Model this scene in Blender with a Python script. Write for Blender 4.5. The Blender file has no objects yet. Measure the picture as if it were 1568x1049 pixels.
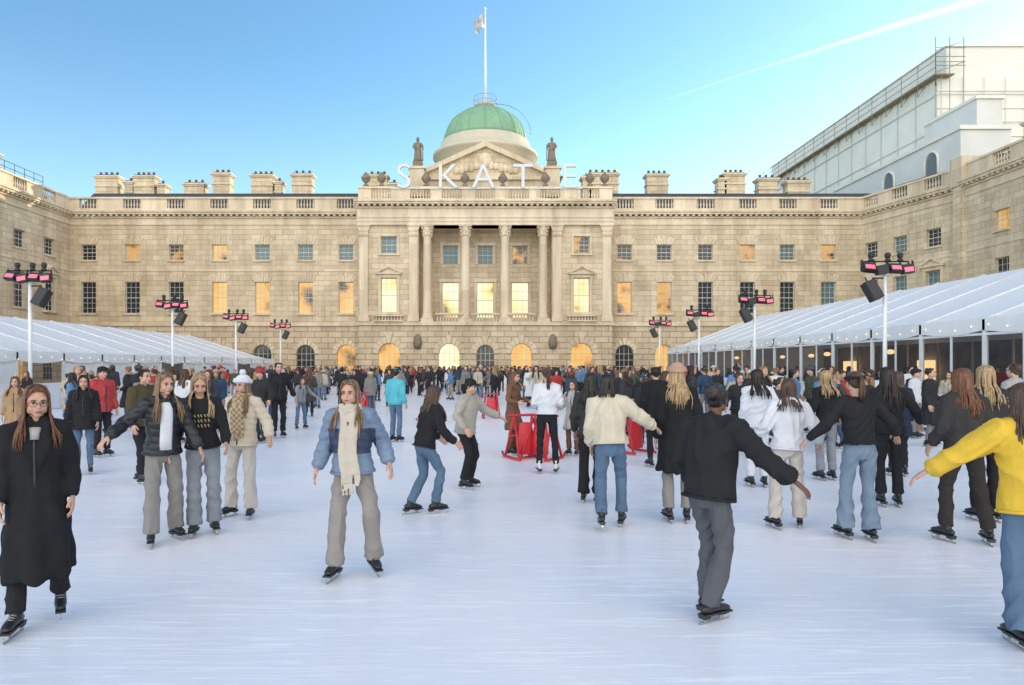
import bpy, math, random
import numpy as np
from mathutils import Vector, Matrix, Quaternion
R=random.Random(7)
sc=bpy.context.scene
rad=math.radians
# ------------------------------------------------------------------ materials
MC={}
def newmat(name):
    m=bpy.data.materials.new(name); m.use_nodes=True
    nt=m.node_tree; p=nt.nodes['Principled BSDF']
    return m,nt,p
def mat(name,col,rough=.8,nscale=6,namt=.12,bscale=0,bstr=.2,metal=0,emis=None,estr=0,sheen=0,sss=0,spec=None,bdist=.01):
    if name in MC: return MC[name]
    m,nt,p=newmat(name); N=nt.nodes; L=nt.links
    tc=N.new('ShaderNodeTexCoord')
    nz=N.new('ShaderNodeTexNoise'); nz.inputs['Scale'].default_value=nscale; nz.inputs['Detail'].default_value=4
    L.new(tc.outputs['Object'],nz.inputs['Vector'])
    mx=N.new('ShaderNodeMix'); mx.data_type='RGBA'
    c=col
    mx.inputs['A'].default_value=(c[0]*(1-namt*1.6),c[1]*(1-namt*1.6),c[2]*(1-namt*1.6),1)
    mx.inputs['B'].default_value=(min(1,c[0]*(1+namt)),min(1,c[1]*(1+namt)),min(1,c[2]*(1+namt)),1)
    L.new(nz.outputs['Fac'],mx.inputs['Factor']); L.new(mx.outputs['Result'],p.inputs['Base Color'])
    p.inputs['Roughness'].default_value=rough; p.inputs['Metallic'].default_value=metal
    if spec is not None: p.inputs['Specular IOR Level'].default_value=spec
    if bscale:
        n2=N.new('ShaderNodeTexNoise'); n2.inputs['Scale'].default_value=bscale; n2.inputs['Detail'].default_value=3
        L.new(tc.outputs['Object'],n2.inputs['Vector'])
        b=N.new('ShaderNodeBump'); b.inputs['Strength'].default_value=bstr; b.inputs['Distance'].default_value=bdist
        L.new(n2.outputs['Fac'],b.inputs['Height']); L.new(b.outputs['Normal'],p.inputs['Normal'])
    if emis:
        p.inputs['Emission Color'].default_value=(*emis,1); p.inputs['Emission Strength'].default_value=estr; m.cycles.emission_sampling='NONE'
    MC[name]=m; return m
def stone(name,c,bw=1.35,bh=.56,mort=.018,stain=.3,jd=.55,bs=.6):
    m,nt,p=newmat(name); N=nt.nodes; L=nt.links
    tc=N.new('ShaderNodeTexCoord'); sp=N.new('ShaderNodeSeparateXYZ'); L.new(tc.outputs['Object'],sp.inputs[0])
    ad=N.new('ShaderNodeMath'); L.new(sp.outputs['X'],ad.inputs[0]); L.new(sp.outputs['Y'],ad.inputs[1])
    cb=N.new('ShaderNodeCombineXYZ'); L.new(ad.outputs[0],cb.inputs['X']); L.new(sp.outputs['Z'],cb.inputs['Y'])
    br=N.new('ShaderNodeTexBrick'); L.new(cb.outputs[0],br.inputs['Vector'])
    br.inputs['Scale'].default_value=1; br.inputs['Brick Width'].default_value=bw; br.inputs['Row Height'].default_value=bh
    br.inputs['Mortar Size'].default_value=mort; br.inputs['Mortar Smooth'].default_value=.3
    br.inputs['Color1'].default_value=(c[0]*1.08,c[1]*1.08,c[2]*1.08,1); br.inputs['Color2'].default_value=(c[0]*.86,c[1]*.84,c[2]*.8,1)
    br.inputs['Mortar'].default_value=(c[0]*jd,c[1]*jd*.95,c[2]*jd*.88,1)
    mp=N.new('ShaderNodeMapping'); mp.inputs['Scale'].default_value=(.9,.9,.16); L.new(tc.outputs['Object'],mp.inputs[0])
    nz=N.new('ShaderNodeTexNoise'); nz.inputs['Scale'].default_value=1.0; nz.inputs['Detail'].default_value=7; nz.inputs['Roughness'].default_value=.65
    L.new(mp.outputs[0],nz.inputs['Vector'])
    rp=N.new('ShaderNodeValToRGB'); rp.color_ramp.elements[0].position=.32; rp.color_ramp.elements[1].position=.6
    rp.color_ramp.elements[0].color=(1-stain,1-stain*1.12,1-stain*1.25,1); rp.color_ramp.elements[1].color=(1,1,1,1)
    L.new(nz.outputs['Fac'],rp.inputs[0])
    mx=N.new('ShaderNodeMix'); mx.data_type='RGBA'; mx.blend_type='MULTIPLY'; mx.inputs['Factor'].default_value=1
    L.new(br.outputs['Color'],mx.inputs['A']); L.new(rp.outputs[0],mx.inputs['B']); L.new(mx.outputs['Result'],p.inputs['Base Color'])
    p.inputs['Roughness'].default_value=.9
    n2=N.new('ShaderNodeTexNoise'); n2.inputs['Scale'].default_value=5; n2.inputs['Detail'].default_value=6; L.new(tc.outputs['Object'],n2.inputs['Vector'])
    sb=N.new('ShaderNodeMath'); sb.operation='MULTIPLY_ADD'; L.new(br.outputs['Fac'],sb.inputs[0]); sb.inputs[1].default_value=-1; L.new(n2.outputs['Fac'],sb.inputs[2])
    b=N.new('ShaderNodeBump'); b.inputs['Strength'].default_value=bs; b.inputs['Distance'].default_value=.05
    L.new(sb.outputs[0],b.inputs['Height']); L.new(b.outputs['Normal'],p.inputs['Normal'])
    return m
SC=(.72,.595,.43)
STONE=stone('portland_stone',SC,stain=.26,jd=.62)
RUST=stone('rusticated_stone',(.66,.54,.39),1.5,.62,.035,.2,.55,.8)
TRIM=stone('stone_trim',(.77,.65,.49),3.1,5.0,.006,.26,.8,.3)
SLATE=mat('slate_roof',(.06,.065,.075),.7,3,.3,20,.3)
LEAD=mat('lead_copper_dome',(.24,.42,.27),.7,1.2,.18,8,.2)
FRAME=mat('window_frame_paint',(.6,.56,.5),.5)
DARK=mat('dark_interior',(.02,.02,.022),.9)
POT=mat('chimney_pot_clay',(.22,.14,.09),.9,5,.3)
STAT=mat('weathered_statue_stone',(.26,.21,.15),.95,5,.4,14,.5)
WHITE=mat('white_paint',(.8,.8,.8),.45,8,.03)
def glassmat(name,glow,thr=.45,col=(1,.46,.07),st=.8,base=(.03,.04,.05),sc_=.35):
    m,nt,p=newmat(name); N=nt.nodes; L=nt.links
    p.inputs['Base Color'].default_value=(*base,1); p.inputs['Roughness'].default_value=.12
    if glow:  # glowing noise patches stand in for sunlit reflections and lit rooms
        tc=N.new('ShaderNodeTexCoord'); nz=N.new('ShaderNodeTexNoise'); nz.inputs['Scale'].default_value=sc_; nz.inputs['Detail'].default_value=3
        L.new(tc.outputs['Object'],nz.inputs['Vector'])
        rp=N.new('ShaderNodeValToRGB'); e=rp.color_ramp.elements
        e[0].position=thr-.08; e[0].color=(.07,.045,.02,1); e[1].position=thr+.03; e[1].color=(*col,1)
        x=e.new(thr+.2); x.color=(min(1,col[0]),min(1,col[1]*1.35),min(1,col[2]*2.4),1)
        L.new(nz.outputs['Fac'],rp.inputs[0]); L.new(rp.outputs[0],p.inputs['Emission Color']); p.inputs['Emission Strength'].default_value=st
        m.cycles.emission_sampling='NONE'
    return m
G_D=glassmat('window_glass_dark',False)
G_T=glassmat('window_glass_teal',False,base=(.12,.2,.22))
G_Y=glassmat('window_glass_warm_glow',True,.42,st=.95)
G_P=glassmat('window_glass_partial_glow',True,.52,st=.75,sc_=.55)
G_B=glassmat('window_glass_bright_glow',True,.34,col=(1,.66,.22),st=1.2)
FM=[STONE,RUST,TRIM,FRAME,G_D,G_T,G_Y,G_P,G_B,DARK,SLATE,POT,STAT]
iST,iRU,iTR,iFR,iD,iT,iY,iP,iB,iDK,iSL,iPO,iSA=range(13)
# ------------------------------------------------------------------ mesh builder
class MB:
    def __init__(s,M=None): s.v=[];s.f=[];s.m=[];s.s=[];s.M=M
    def add(s,vs,fs,mt=0,smooth=False):
        b=len(s.v)
        if s.M is not None: vs=[s.M@Vector(v) for v in vs]
        s.v.extend([tuple(v) for v in vs])
        for f in fs: s.f.append(tuple(b+i for i in f)); s.m.append(mt); s.s.append(smooth)
    def box(s,x0,x1,y0,y1,z0,z1,mt=0):
        s.add([(x0,y0,z0),(x1,y0,z0),(x1,y1,z0),(x0,y1,z0),(x0,y0,z1),(x1,y0,z1),(x1,y1,z1),(x0,y1,z1)],
              [(0,3,2,1),(4,5,6,7),(0,1,5,4),(1,2,6,5),(2,3,7,6),(3,0,4,7)],mt)
    def quad(s,*p,mt=0): s.add(p,[tuple(range(len(p)))],mt)
    def prism(s,poly,y0,y1,mt=0):
        n=len(poly); vs=[(x,y0,z) for x,z in poly]+[(x,y1,z) for x,z in poly]
        s.add(vs,[tuple(range(n)),tuple(range(2*n-1,n-1,-1))]+[(i,(i+1)%n,n+(i+1)%n,n+i) for i in range(n)],mt)
    def lathe(s,cx,cy,prof,n=12,mt=0,smooth=True):
        vs=[];fs=[]
        for r,z in prof:
            for i in range(n):
                a=2*math.pi*i/n; vs.append((cx+r*math.cos(a),cy+r*math.sin(a),z))
        for k in range(len(prof)-1):
            for i in range(n):
                j=(i+1)%n; fs.append((k*n+i,k*n+j,(k+1)*n+j,(k+1)*n+i))
        fs.append(tuple(range(n-1,-1,-1))); fs.append(tuple((len(prof)-1)*n+i for i in range(n)))
        s.add(vs,fs,mt,smooth)
    def tube(s,pts,rads,n=8,lat=None,rnd=False,mt=0,smooth=True):
        pts=[Vector(p) for p in pts]; rr=[(r,r) if not isinstance(r,(tuple,list)) else tuple(r) for r in rads]
        if rnd:
            d0=(pts[0]-pts[1]).normalized(); d1=(pts[-1]-pts[-2]).normalized(); a,b=rr[0]; c,d=rr[-1]
            m0=min(a,b); m1=min(c,d)
            pts=[pts[0]+d0*m0*.9,pts[0]+d0*m0*.55]+pts+[pts[-1]+d1*m1*.55,pts[-1]+d1*m1*.9]
            rr=[(a*.4,b*.4),(a*.8,b*.8)]+rr+[(c*.8,d*.8),(c*.4,d*.4)]
        vs=[];fs=[];prev=None
        for k,p in enumerate(pts):
            t=(pts[min(k+1,len(pts)-1)]-pts[max(k-1,0)])
            t=t.normalized() if t.length>1e-9 else Vector((0,0,1))
            ref=Vector(lat) if lat is not None else (prev if prev is not None else (Vector((1,0,0)) if abs(t.x)<.8 else Vector((0,1,0))))
            x=ref-t*ref.dot(t)
            x=x.normalized() if x.length>1e-6 else t.orthogonal().normalized()
            prev=x; y=t.cross(x)
            for i in range(n):
                a=2*math.pi*i/n; vs.append(p+x*(rr[k][0]*math.cos(a))+y*(rr[k][1]*math.sin(a)))
        for k in range(len(pts)-1):
            for i in range(n):
                j=(i+1)%n; fs.append((k*n+i,k*n+j,(k+1)*n+j,(k+1)*n+i))
        fs.append(tuple(range(n-1,-1,-1))); fs.append(tuple((len(pts)-1)*n+i for i in range(n)))
        s.add(vs,fs,mt,smooth)
    def ell(s,c,r,n=10,mt=0,X=None):
        X=X or (Vector((1,0,0)),Vector((0,1,0)),Vector((0,0,1))); c=Vector(c)
        vs=[];K=max(4,n//2+1);fs=[]
        for k in range(1,K):
            th=math.pi*k/K
            for i in range(n):
                a=2*math.pi*i/n
                vs.append(c+X[0]*(r[0]*math.sin(th)*math.cos(a))+X[1]*(r[1]*math.sin(th)*math.sin(a))+X[2]*(r[2]*math.cos(th)))
        for k in range(K-2):
            for i in range(n):
                j=(i+1)%n; fs.append((k*n+i,(k+1)*n+i,(k+1)*n+j,k*n+j))
        b=len(vs); vs.append(c+X[2]*r[2]); vs.append(c-X[2]*r[2])
        for i in range(n):
            j=(i+1)%n; fs.append((b,i,j)); fs.append((b+1,(K-2)*n+j,(K-2)*n+i))
        s.add(vs,fs,mt,True)
    def mesh(s,name):
        me=bpy.data.meshes.new(name); me.from_pydata(s.v,[],s.f)
        me.polygons.foreach_set('material_index',s.m); me.polygons.foreach_set('use_smooth',s.s); me.update(); return me
    def build(s,name,mats,parent=None):
        me=s.mesh(name)
        for m in mats: me.materials.append(m)
        o=bpy.data.objects.new(name,me); sc.collection.objects.link(o)
        if parent: o.parent=parent
        return o
def empty(name,loc=(0,0,0),rz=0):
    o=bpy.data.objects.new(name,None); sc.collection.objects.link(o); o.location=loc; o.rotation_euler=(0,0,rz); o.empty_display_size=.3; return o
# ================================================================== FACADES
def wall(mb,u0,u1,z0,z1,holes,w=0,mt=0,depth=.35):
    us=sorted(set([u0,u1]+[a for h in holes for a in h[:2]])); zs=sorted(set([z0,z1]+[a for h in holes for a in h[2:4]]))
    us=[u for u in us if u0<=u<=u1]; zs=[z for z in zs if z0<=z<=z1]
    for i in range(len(us)-1):
        for k in range(len(zs)-1):
            cu=(us[i]+us[i+1])/2; cz=(zs[k]+zs[k+1])/2
            if any(h[0]<cu<h[1] and h[2]<cz<h[3] for h in holes): continue
            mb.quad((us[i],w,zs[k]),(us[i+1],w,zs[k]),(us[i+1],w,zs[k+1]),(us[i],w,zs[k+1]),mt=mt)
    for h in holes:
        a,b,c,d=h[:4]; e=w-depth
        mb.quad((a,w,c),(a,e,c),(a,e,d),(a,w,d),mt=mt); mb.quad((b,w,c),(b,w,d),(b,e,d),(b,e,c),mt=mt)
        mb.quad((a,w,c),(b,w,c),(b,e,c),(a,e,c),mt=mt)
        if len(h)==4: mb.quad((a,w,d),(a,e,d),(b,e,d),(b,w,d),mt=mt)
def sash(mb,a,b,c,d,w,g,cols=3,rows=4):
    mb.quad((a,w,c),(b,w,c),(b,w,d),(a,w,d),mt=g)
    t=.07; f=w+.02;F=w+.08
    mb.box(a,a+t,f,F,c,d,iFR); mb.box(b-t,b,f,F,c,d,iFR); mb.box(a+t,b-t,f,F,c,c+t,iFR); mb.box(a+t,b-t,f,F,d-t,d,iFR)
    for i in range(1,cols):
        u=a+(b-a)*i/cols; mb.box(u-.02,u+.02,f,f+.035,c+t,d-t,iFR)
    for k in range(1,rows):
        z=c+(d-c)*k/rows; q=.045 if k*2==rows else .02
        mb.box(a+t,b-t,f+.003,f+.032,z-q,z+q,iFR)
def vouss(mb,u,z,wd,h,w,n=7):
    for i in range(n):
        k=i-(n-1)/2; x0=u+wd*(i/n-.5); x1=u+wd*((i+1)/n-.5); sp=.42
        X0=u+(x0-u)*(1+sp); X1=u+(x1-u)*(1+sp); hh=h*(1.12 if k==0 else (1.0 if i%2 else .82)); g=.018
        mb.prism([(x0+g,z),(x1-g,z),(X1-g,z+hh),(X0+g,z+hh)],w,w+(.10 if k==0 else .06),iTR)
def arch(mb,u,r,zb,zs,w,mt,g,depth=.4,ringw=.55):
    K=14; top=zs+r; P=[(u-r*math.cos(math.pi*i/K),zs+r*math.sin(math.pi*i/K)) for i in range(K+1)]
    for i in range(K):
        (x0,y0),(x1,y1)=P[i],P[i+1]
        mb.quad((x0,w,y0),(x1,w,y1),(x1,w,top),(x0,w,top),mt=mt)
        mb.quad((x0,w,y0),(x0,w-depth,y0),(x1,w-depth,y1),(x1,w,y1),mt=mt)
    mb.add([(x,w-depth+.02,z) for x,z in P]+[(u+r,w-depth+.02,zb),(u-r,w-depth+.02,zb)],[tuple(range(K+3))],g)
    f=w-depth+.04
    for i in range(1,4):
        x=u-r+2*r*i/4; zt=zs+math.sqrt(max(0,r*r-(x-u)**2)); mb.box(x-.025,x+.025,f,f+.04,zb,zt-.01,iFR)
    for k in range(1,5):
        z=zb+(zs-zb)*k/4; mb.box(u-r,u+r,f+.003,f+.037,z-.025,z+.025,iFR)
    mb.tube([(x,f+.02,z) for x,z in P],[.05]*(K+1),4,mt=iFR,smooth=False)
    n=9
    for i in range(n):
        a0=math.pi*i/n+.02; a1=math.pi*(i+1)/n-.02; ro=r+ringw*(1.35 if i==n//2 else (1 if i%2 else .85)); ri=r+.01
        mb.prism([(u-ri*math.cos(a0),zs+ri*math.sin(a0)),(u-ro*math.cos(a0),zs+ro*math.sin(a0)),(u-ro*math.cos(a1),zs+ro*math.sin(a1)),(u-ri*math.cos(a1),zs+ri*math.sin(a1))],w,w+(.16 if i==n//2 else .09),iTR)
def baluster(mb,u,w,z0,h):
    mb.lathe(u,w,[(.09,z0),(.09,z0+.1*h),(.05,z0+.16*h),(.115,z0+.36*h),(.06,z0+.62*h),(.05,z0+.85*h),(.09,z0+.9*h),(.09,z0+h)],6,iTR)
def balustrade(mb,u0,u1,z0,groups,gw,w=.05,h=1.5):
    mb.box(u0,u1,w-.32,w+.06,z0,z0+.32,iTR)
    mb.box(u0,u1,w-.38,w+.14,z0+h-.2,z0+h,iTR)
    e=u0
    for g in sorted(groups):
        a,b=g-gw/2,g+gw/2
        if a>e: mb.box(e,a,w-.3,w+.02,z0+.32,z0+h-.2,iTR)
        mb.box(a,a+.16,w-.31,w+.05,z0+.32,z0+h-.2,iTR); mb.box(b-.16,b,w-.31,w+.05,z0+.32,z0+h-.2,iTR)
        k=max(3,int((gw-.4)/.3))
        for i in range(k): baluster(mb,a+.32+(gw-.64)*i/(k-1),w-.14,z0+.32,h-.52)
        e=b
    if u1>e: mb.box(e,u1,w-.3,w+.02,z0+.32,z0+h-.2,iTR)
def cornice(mb,u0,u1,z,w=0,dent=True,sc_=1.0):
    mb.box(u0,u1,w-.2,w+.16*sc_,z-.36,z-.18,iTR)
    mb.box(u0,u1,w-.2,w+.52*sc_,z,z+.22,iTR); mb.box(u0,u1,w-.2,w+.64*sc_,z+.22,z+.4,iTR)
    if dent:
        n=int((u1-u0)/.62)
        for i in range(n):
            u=u0+(u1-u0)*(i+.5)/n; mb.box(u-.13,u+.13,w-.1,w+.44*sc_,z-.18,z,iTR)
    else: mb.box(u0,u1,w-.2,w+.3*sc_,z-.18,z,iTR)
def pediment_window(mb,u,zb,zt,wd,w,g,rows=6):
    sash(mb,u-wd/2,u+wd/2,zb,zt,w-.3,g,3,rows)
    mb.box(u-wd/2-.3,u-wd/2-.02,w,w+.14,zb,zt+.05,iTR); mb.box(u+wd/2+.02,u+wd/2+.3,w,w+.14,zb,zt+.05,iTR)
    mb.box(u-wd/2-.34,u+wd/2+.34,w,w+.18,zt+.05,zt+.4,iTR)
    mb.box(u-wd/2-.55,u+wd/2+.55,w,w+.42,zt+.4,zt+.56,iTR)
    h=wd/2+.6
    mb.prism([(u-h+.1,zt+.56),(u+h-.1,zt+.56),(u,zt+1.15)],w,w+.2,iTR)
    mb.prism([(u-h,zt+.56),(u-h+.28,zt+.56),(u,zt+1.13),(u,zt+1.34)],w,w+.45,iTR)
    mb.prism([(u+h,zt+.56),(u,zt+1.34),(u,zt+1.13),(u+h-.28,zt+.56)],w,w+.45,iTR)
    mb.box(u-wd/2-.35,u+wd/2+.35,w,w+.35,zb-.22,zb,iTR)
def wing(mb,u0,u1,bays,zc=18.4,back=12,peds=()):
    aw=1.0; Z1=6.2
    wall(mb,u0,u1,0,Z1,[(b[0]-aw,b[0]+aw,.4,4.15,1) for b in bays],0,iRU)
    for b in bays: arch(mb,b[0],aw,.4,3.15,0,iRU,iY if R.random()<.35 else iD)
    mb.box(u0,u1,-.1,.16,Z1,Z1+.34,iTR)
    hs=[]
    for b in bays: hs+=[(b[0]-.8,b[0]+.8,7.6,11.05),(b[0]-.8,b[0]+.8,13.45,15.15)]
    wall(mb,u0,u1,Z1+.34,17.3,hs,0,iST)
    for i,b in enumerate(bays):
        u=b[0]
        if i in peds: pediment_window(mb,u,7.6,11.05,1.6,0,b[2])
        else:
            sash(mb,u-.8,u+.8,7.6,11.05,-.3,b[2],3,6); vouss(mb,u,11.06,1.66,.85,0)
            mb.box(u-.95,u+.95,0,.16,7.42,7.6,iTR)
        sash(mb,u-.8,u+.8,13.45,15.15,-.3,b[1],3,4); vouss(mb,u,15.16,1.66,.8,0)
        mb.box(u-.95,u+.95,0,.16,13.27,13.45,iTR)
    mb.box(u0,u1,0,.07,12.2,12.42,iTR)
    mb.box(u0,u1,-.1,.1,17.3,17.55,iTR); wall(mb,u0,u1,17.55,zc-.3,[],.003,iTR)
    cornice(mb,u0,u1,zc)
    balustrade(mb,u0,u1,zc+.4,[b[0] for b in bays],2.3,h=1.55)
    zr=21.9
    mb.add([(u0,-.9,zc+.5),(u1,-.9,zc+.5),(u1,-4.5,zr),(u0,-4.5,zr),(u1,-back,zr),(u0,-back,zr)],[(0,1,2,3),(3,2,4,5)],iSL)
    mb.quad((u0,-back,0),(u1,-back,0),(u1,-back,zr),(u0,-back,zr),mt=iST)
def chimney(mb,u,w,wd,zt,z0=19.5,pots=4,dp=1.3):
    zt-=.25
    mb.box(u-wd/2,u+wd/2,w-dp/2,w+dp/2,z0,zt-.75,iST)
    mb.box(u-wd/2-.1,u+wd/2+.1,w-dp/2-.1,w+dp/2+.1,zt-1.75,zt-1.6,iTR)
    mb.box(u-wd/2-.12,u+wd/2+.12,w-dp/2-.12,w+dp/2+.12,zt-.75,zt-.6,iTR)
    mb.box(u-wd/2-.22,u+wd/2+.22,w-dp/2-.22,w+dp/2+.22,zt-.6,zt-.42,iTR)
    mb.box(u-wd/2+.05,u+wd/2-.05,w-dp/2+.05,w+dp/2-.05,zt-.42,zt-.28,iSL)
    for i in range(pots):
        x=u-wd/2+wd*(i+.5)/pots; mb.lathe(x,w,[(.17,zt-.28),(.14,zt+.02),(.18,zt+.05),(.17,zt+.12)],8,iPO)
def mframe(o,ud,wd):
    return Matrix(((ud[0],wd[0],0,o[0]),(ud[1],wd[1],0,o[1]),(0,0,1,0),(0,0,0,1)))
HOUSE=empty('palace_south_building')
MM=mframe((0,75),(1,0),(0,-1))
mb=MB(MM)
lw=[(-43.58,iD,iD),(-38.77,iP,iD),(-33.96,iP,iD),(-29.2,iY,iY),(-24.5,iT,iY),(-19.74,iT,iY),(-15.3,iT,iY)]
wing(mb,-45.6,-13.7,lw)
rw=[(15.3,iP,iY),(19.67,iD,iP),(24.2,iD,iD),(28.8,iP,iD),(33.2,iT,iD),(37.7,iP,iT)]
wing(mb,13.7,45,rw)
for px,wd,zt,p in [(-44.6,2.6,24.9,4),(-40.2,2.4,24.9,4),(-38.2,.9,23.9,1),(-34.3,2.3,24.0,3),(-31.1,2.0,25.2,3),(-26.3,2.5,25.0,4),(-24.4,.8,24.2,1),(-21.6,2.3,25.1,3),(-42.0,.9,24.2,1),
    (-12.7,2.2,25.0,3),(-10.8,1.2,24.0,1),(13.9,3.6,25.2,5),(12.0,1.1,24.8,1),(20.3,2.5,25.1,4),(29.4,2.4,25.2,4),(27.9,1.0,24.6,1),(33.3,2.2,24.6,3),(36.9,2.6,24.3,4)]:
    chimney(mb,px,-6,wd,zt,pots=p)
mb.build('side_ranges',FM,HOUSE)
# ---- centre block
mb=MB(MM); W=1.3; E=13.7
arches=[-10.4,-3.9,0,3.9,10.4]
cw=[1.15,1.1,.95,1.1,1.15]
wall(mb,-E,E,0,6.2,[(u-r,u+r,.3,3.15+r,1) for u,r in zip(arches,cw)],W,iRU)
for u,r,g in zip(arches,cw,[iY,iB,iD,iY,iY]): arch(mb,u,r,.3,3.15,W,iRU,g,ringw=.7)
for sx in (-1,1):
    mb.quad((sx*E,W,0),(sx*E,-.5,0),(sx*E,-.5,19.5),(sx*E,W,19.5),mt=iST)
    for x in (7.3,):
        mb.lathe(sx*x,W,[(0.02,3.6),(.35,3.7),(.5,4.2),(.38,4.9),(.2,5.2),(.02,5.3)],10,iSA)
mb.box(-E-.15,E+.15,-.1,W+.22,6.2,6.6,iTR)
for sx in (-1,1):
    a,b=sorted((sx*E,sx*7.2)); u=sx*10.4
    wall(mb,a,b,6.6,17.0,[(u-.85,u+.85,7.6,11.3),(u-.85,u+.85,14.0,15.8)],W,iST)
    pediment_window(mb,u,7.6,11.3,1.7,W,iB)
    sash(mb,u-.85,u+.85,14.0,15.8,W-.3,iT if sx<0 else iP)
    mb.box(u-1.1,u+1.1,W,W+.14,15.8,16.05,iTR); mb.box(u-1.1,u-.87,W,W+.12,13.9,15.8,iTR); mb.box(u+.87,u+1.1,W,W+.12,13.9,15.8,iTR); mb.box(u-1.2,u+1.2,W,W+.2,13.75,13.9,iTR)
    mb.box(u-1.6,u+1.6,W,W+.5,7.15,7.35,iTR); mb.box(u-1.6,u+1.6,W+.35,W+.5,6.6,6.75,iTR)
    for i in range(9): baluster(mb,u-1.3+2.6*i/8,W+.4,6.75,.4)
    mb.quad((sx*7.2,W,6.6),(sx*7.2,-1.6,6.6),(sx*7.2,-1.6,17.0),(sx*7.2,W,17.0),mt=iST)
hs=[]
for u in (-3.9,0,3.9): hs+=[(u-.95,u+.95,7.2,11.2),(u-.85,u+.85,13.2,15.3)]
wall(mb,-7.2,7.2,6.6,17.0,hs,-1.6,iST)
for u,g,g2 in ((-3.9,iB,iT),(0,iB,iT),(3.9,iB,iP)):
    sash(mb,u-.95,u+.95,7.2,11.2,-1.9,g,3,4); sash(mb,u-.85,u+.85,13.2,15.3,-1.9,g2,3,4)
    for (z0,z1,hw) in ((7.2,11.2,.95),(13.2,15.3,.85)):
        mb.box(u-hw-.28,u-hw-.01,-1.6,-1.48,z0,z1,iTR); mb.box(u+hw+.01,u+hw+.28,-1.6,-1.48,z0,z1,iTR); mb.box(u-hw-.35,u+hw+.35,-1.6,-1.4,z1,z1+.35,iTR)
    mb.box(u-1.5,u+1.5,W-.35,W+.1,7.35,7.55,iTR)
    for i in range(9): baluster(mb,u-1.25+2.5*i/8,W-.12,6.6,.75)
mb.quad((-7.2,W,6.6),(7.2,W,6.6),(7.2,-1.6,6.6),(-7.2,-1.6,6.6),mt=iTR)
mb.quad((-7.2,W,17.0),(7.2,W,17.0),(7.2,-1.6,17.0),(-7.2,-1.6,17.0),mt=iTR)
def column(u,w,r=.5):
    mb.box(u-.68,u+.68,w-.68,w+.68,6.6,6.95,iTR)
    mb.lathe(u,w,[(.66,6.95),(.68,7.05),(.58,7.15),(.62,7.25),(.54,7.36),(r,7.45),(r*.99,9.5),(r*.95,12.5),(r*.86,15.7),(r*.93,15.76),(r*.84,15.84)],20,iTR)
    mb.lathe(u,w,[(r*.84,15.84),(r*.95,16.1),(r*1.05,16.18),(r*.92,16.25),(r*1.08,16.5),(r*1.25,16.6),(r*1.1,16.68),(r*1.4,16.88)],20,iTR)
    for k in range(8):
        a=k*math.pi/4
        for zz,rr in ((16.02,.5),(16.4,.56)):
            mb.ell((u+rr*math.cos(a+zz),w+rr*math.sin(a+zz),zz),(.09,.09,.19),6,iTR)
    for sx in (-1,1):
        for sy in (-1,1): mb.ell((u+sx*.52,w+sy*.52,16.72),(.14,.14,.14),6,iTR)
    mb.box(u-.72,u+.72,w-.72,w+.72,16.88,17.0,iTR)
def pilaster(u,w):
    mb.box(u-.62,u+.62,w,w+.34,6.6,6.95,iTR); mb.box(u-.56,u+.56,w,w+.28,6.95,7.3,iTR)
    mb.box(u-.46,u+.46,w,w+.2,7.3,15.8,iTR); mb.prism([(u-.46,15.8),(u+.46,15.8),(u+.5,16.3),(u+.68,16.88),(u-.68,16.88),(u-.5,16.3)],w,w+.3,iTR)
    for i in range(4):
        for z in (16.0,16.4): mb.ell((u-.42+.28*i,w+.3,z),(.12,.08,.2),6,iTR)
    mb.box(u-.72,u+.72,w,w+.42,16.88,17.0,iTR)
for u in (-6.3,-2.15,2.15,6.3): column(u,.78)
for u in (-13.1,-7.75,7.75,13.1): pilaster(u,W)
mb.box(-E-.1,E+.1,-.5,W+.28,17.0,17.35,iTR); mb.box(-E-.12,E+.12,-.5,W+.34,17.35,17.75,iTR); mb.box(-E-.14,E+.14,-.5,W+.42,17.75,17.87,iTR)
mb.box(-E-.08,E+.08,-.5,W+.28,17.87,18.8,iTR)
cornice(mb,-E-.3,E+.3,19.15,W+.28,sc_=1.3)
balustrade(mb,-E,E,19.55,[-11.2,-7,-3.6,0,3.6,7,11.2],2.5,w=W+.1,h=1.6)
mb.box(-E,E,-8,W-.4,19.0,19.56,iSL)
A=8.0; aw=-1.4
mb.box(-A,A,-6,aw,19.5,22.6,iTR); mb.box(-A-.3,A+.3,-6,aw+.3,22.6,22.95,iTR)
mb.prism([(-A-.3,22.95),(A+.3,22.95),(0,26.5)],-5.9,aw-.1,iST)
mb.prism([(-A-.7,22.95),(-A+.5,22.95),(0,26.3),(0,26.9)],-6,aw+.4,iTR)
mb.prism([(A+.7,22.95),(0,26.9),(0,26.3),(A-.5,22.95)],-6,aw+.4,iTR)
for k in range(-6,7):
    mb.ell((k*.55+.1,aw-.05,23.7+(6-abs(k))*.12),(.38,.2,.45+.12*(k%2)),7,iTR)
mb.ell((0,aw,24.9),(.8,.3,.85),10,iTR)
mb.build('centre_block',FM,HOUSE)
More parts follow.
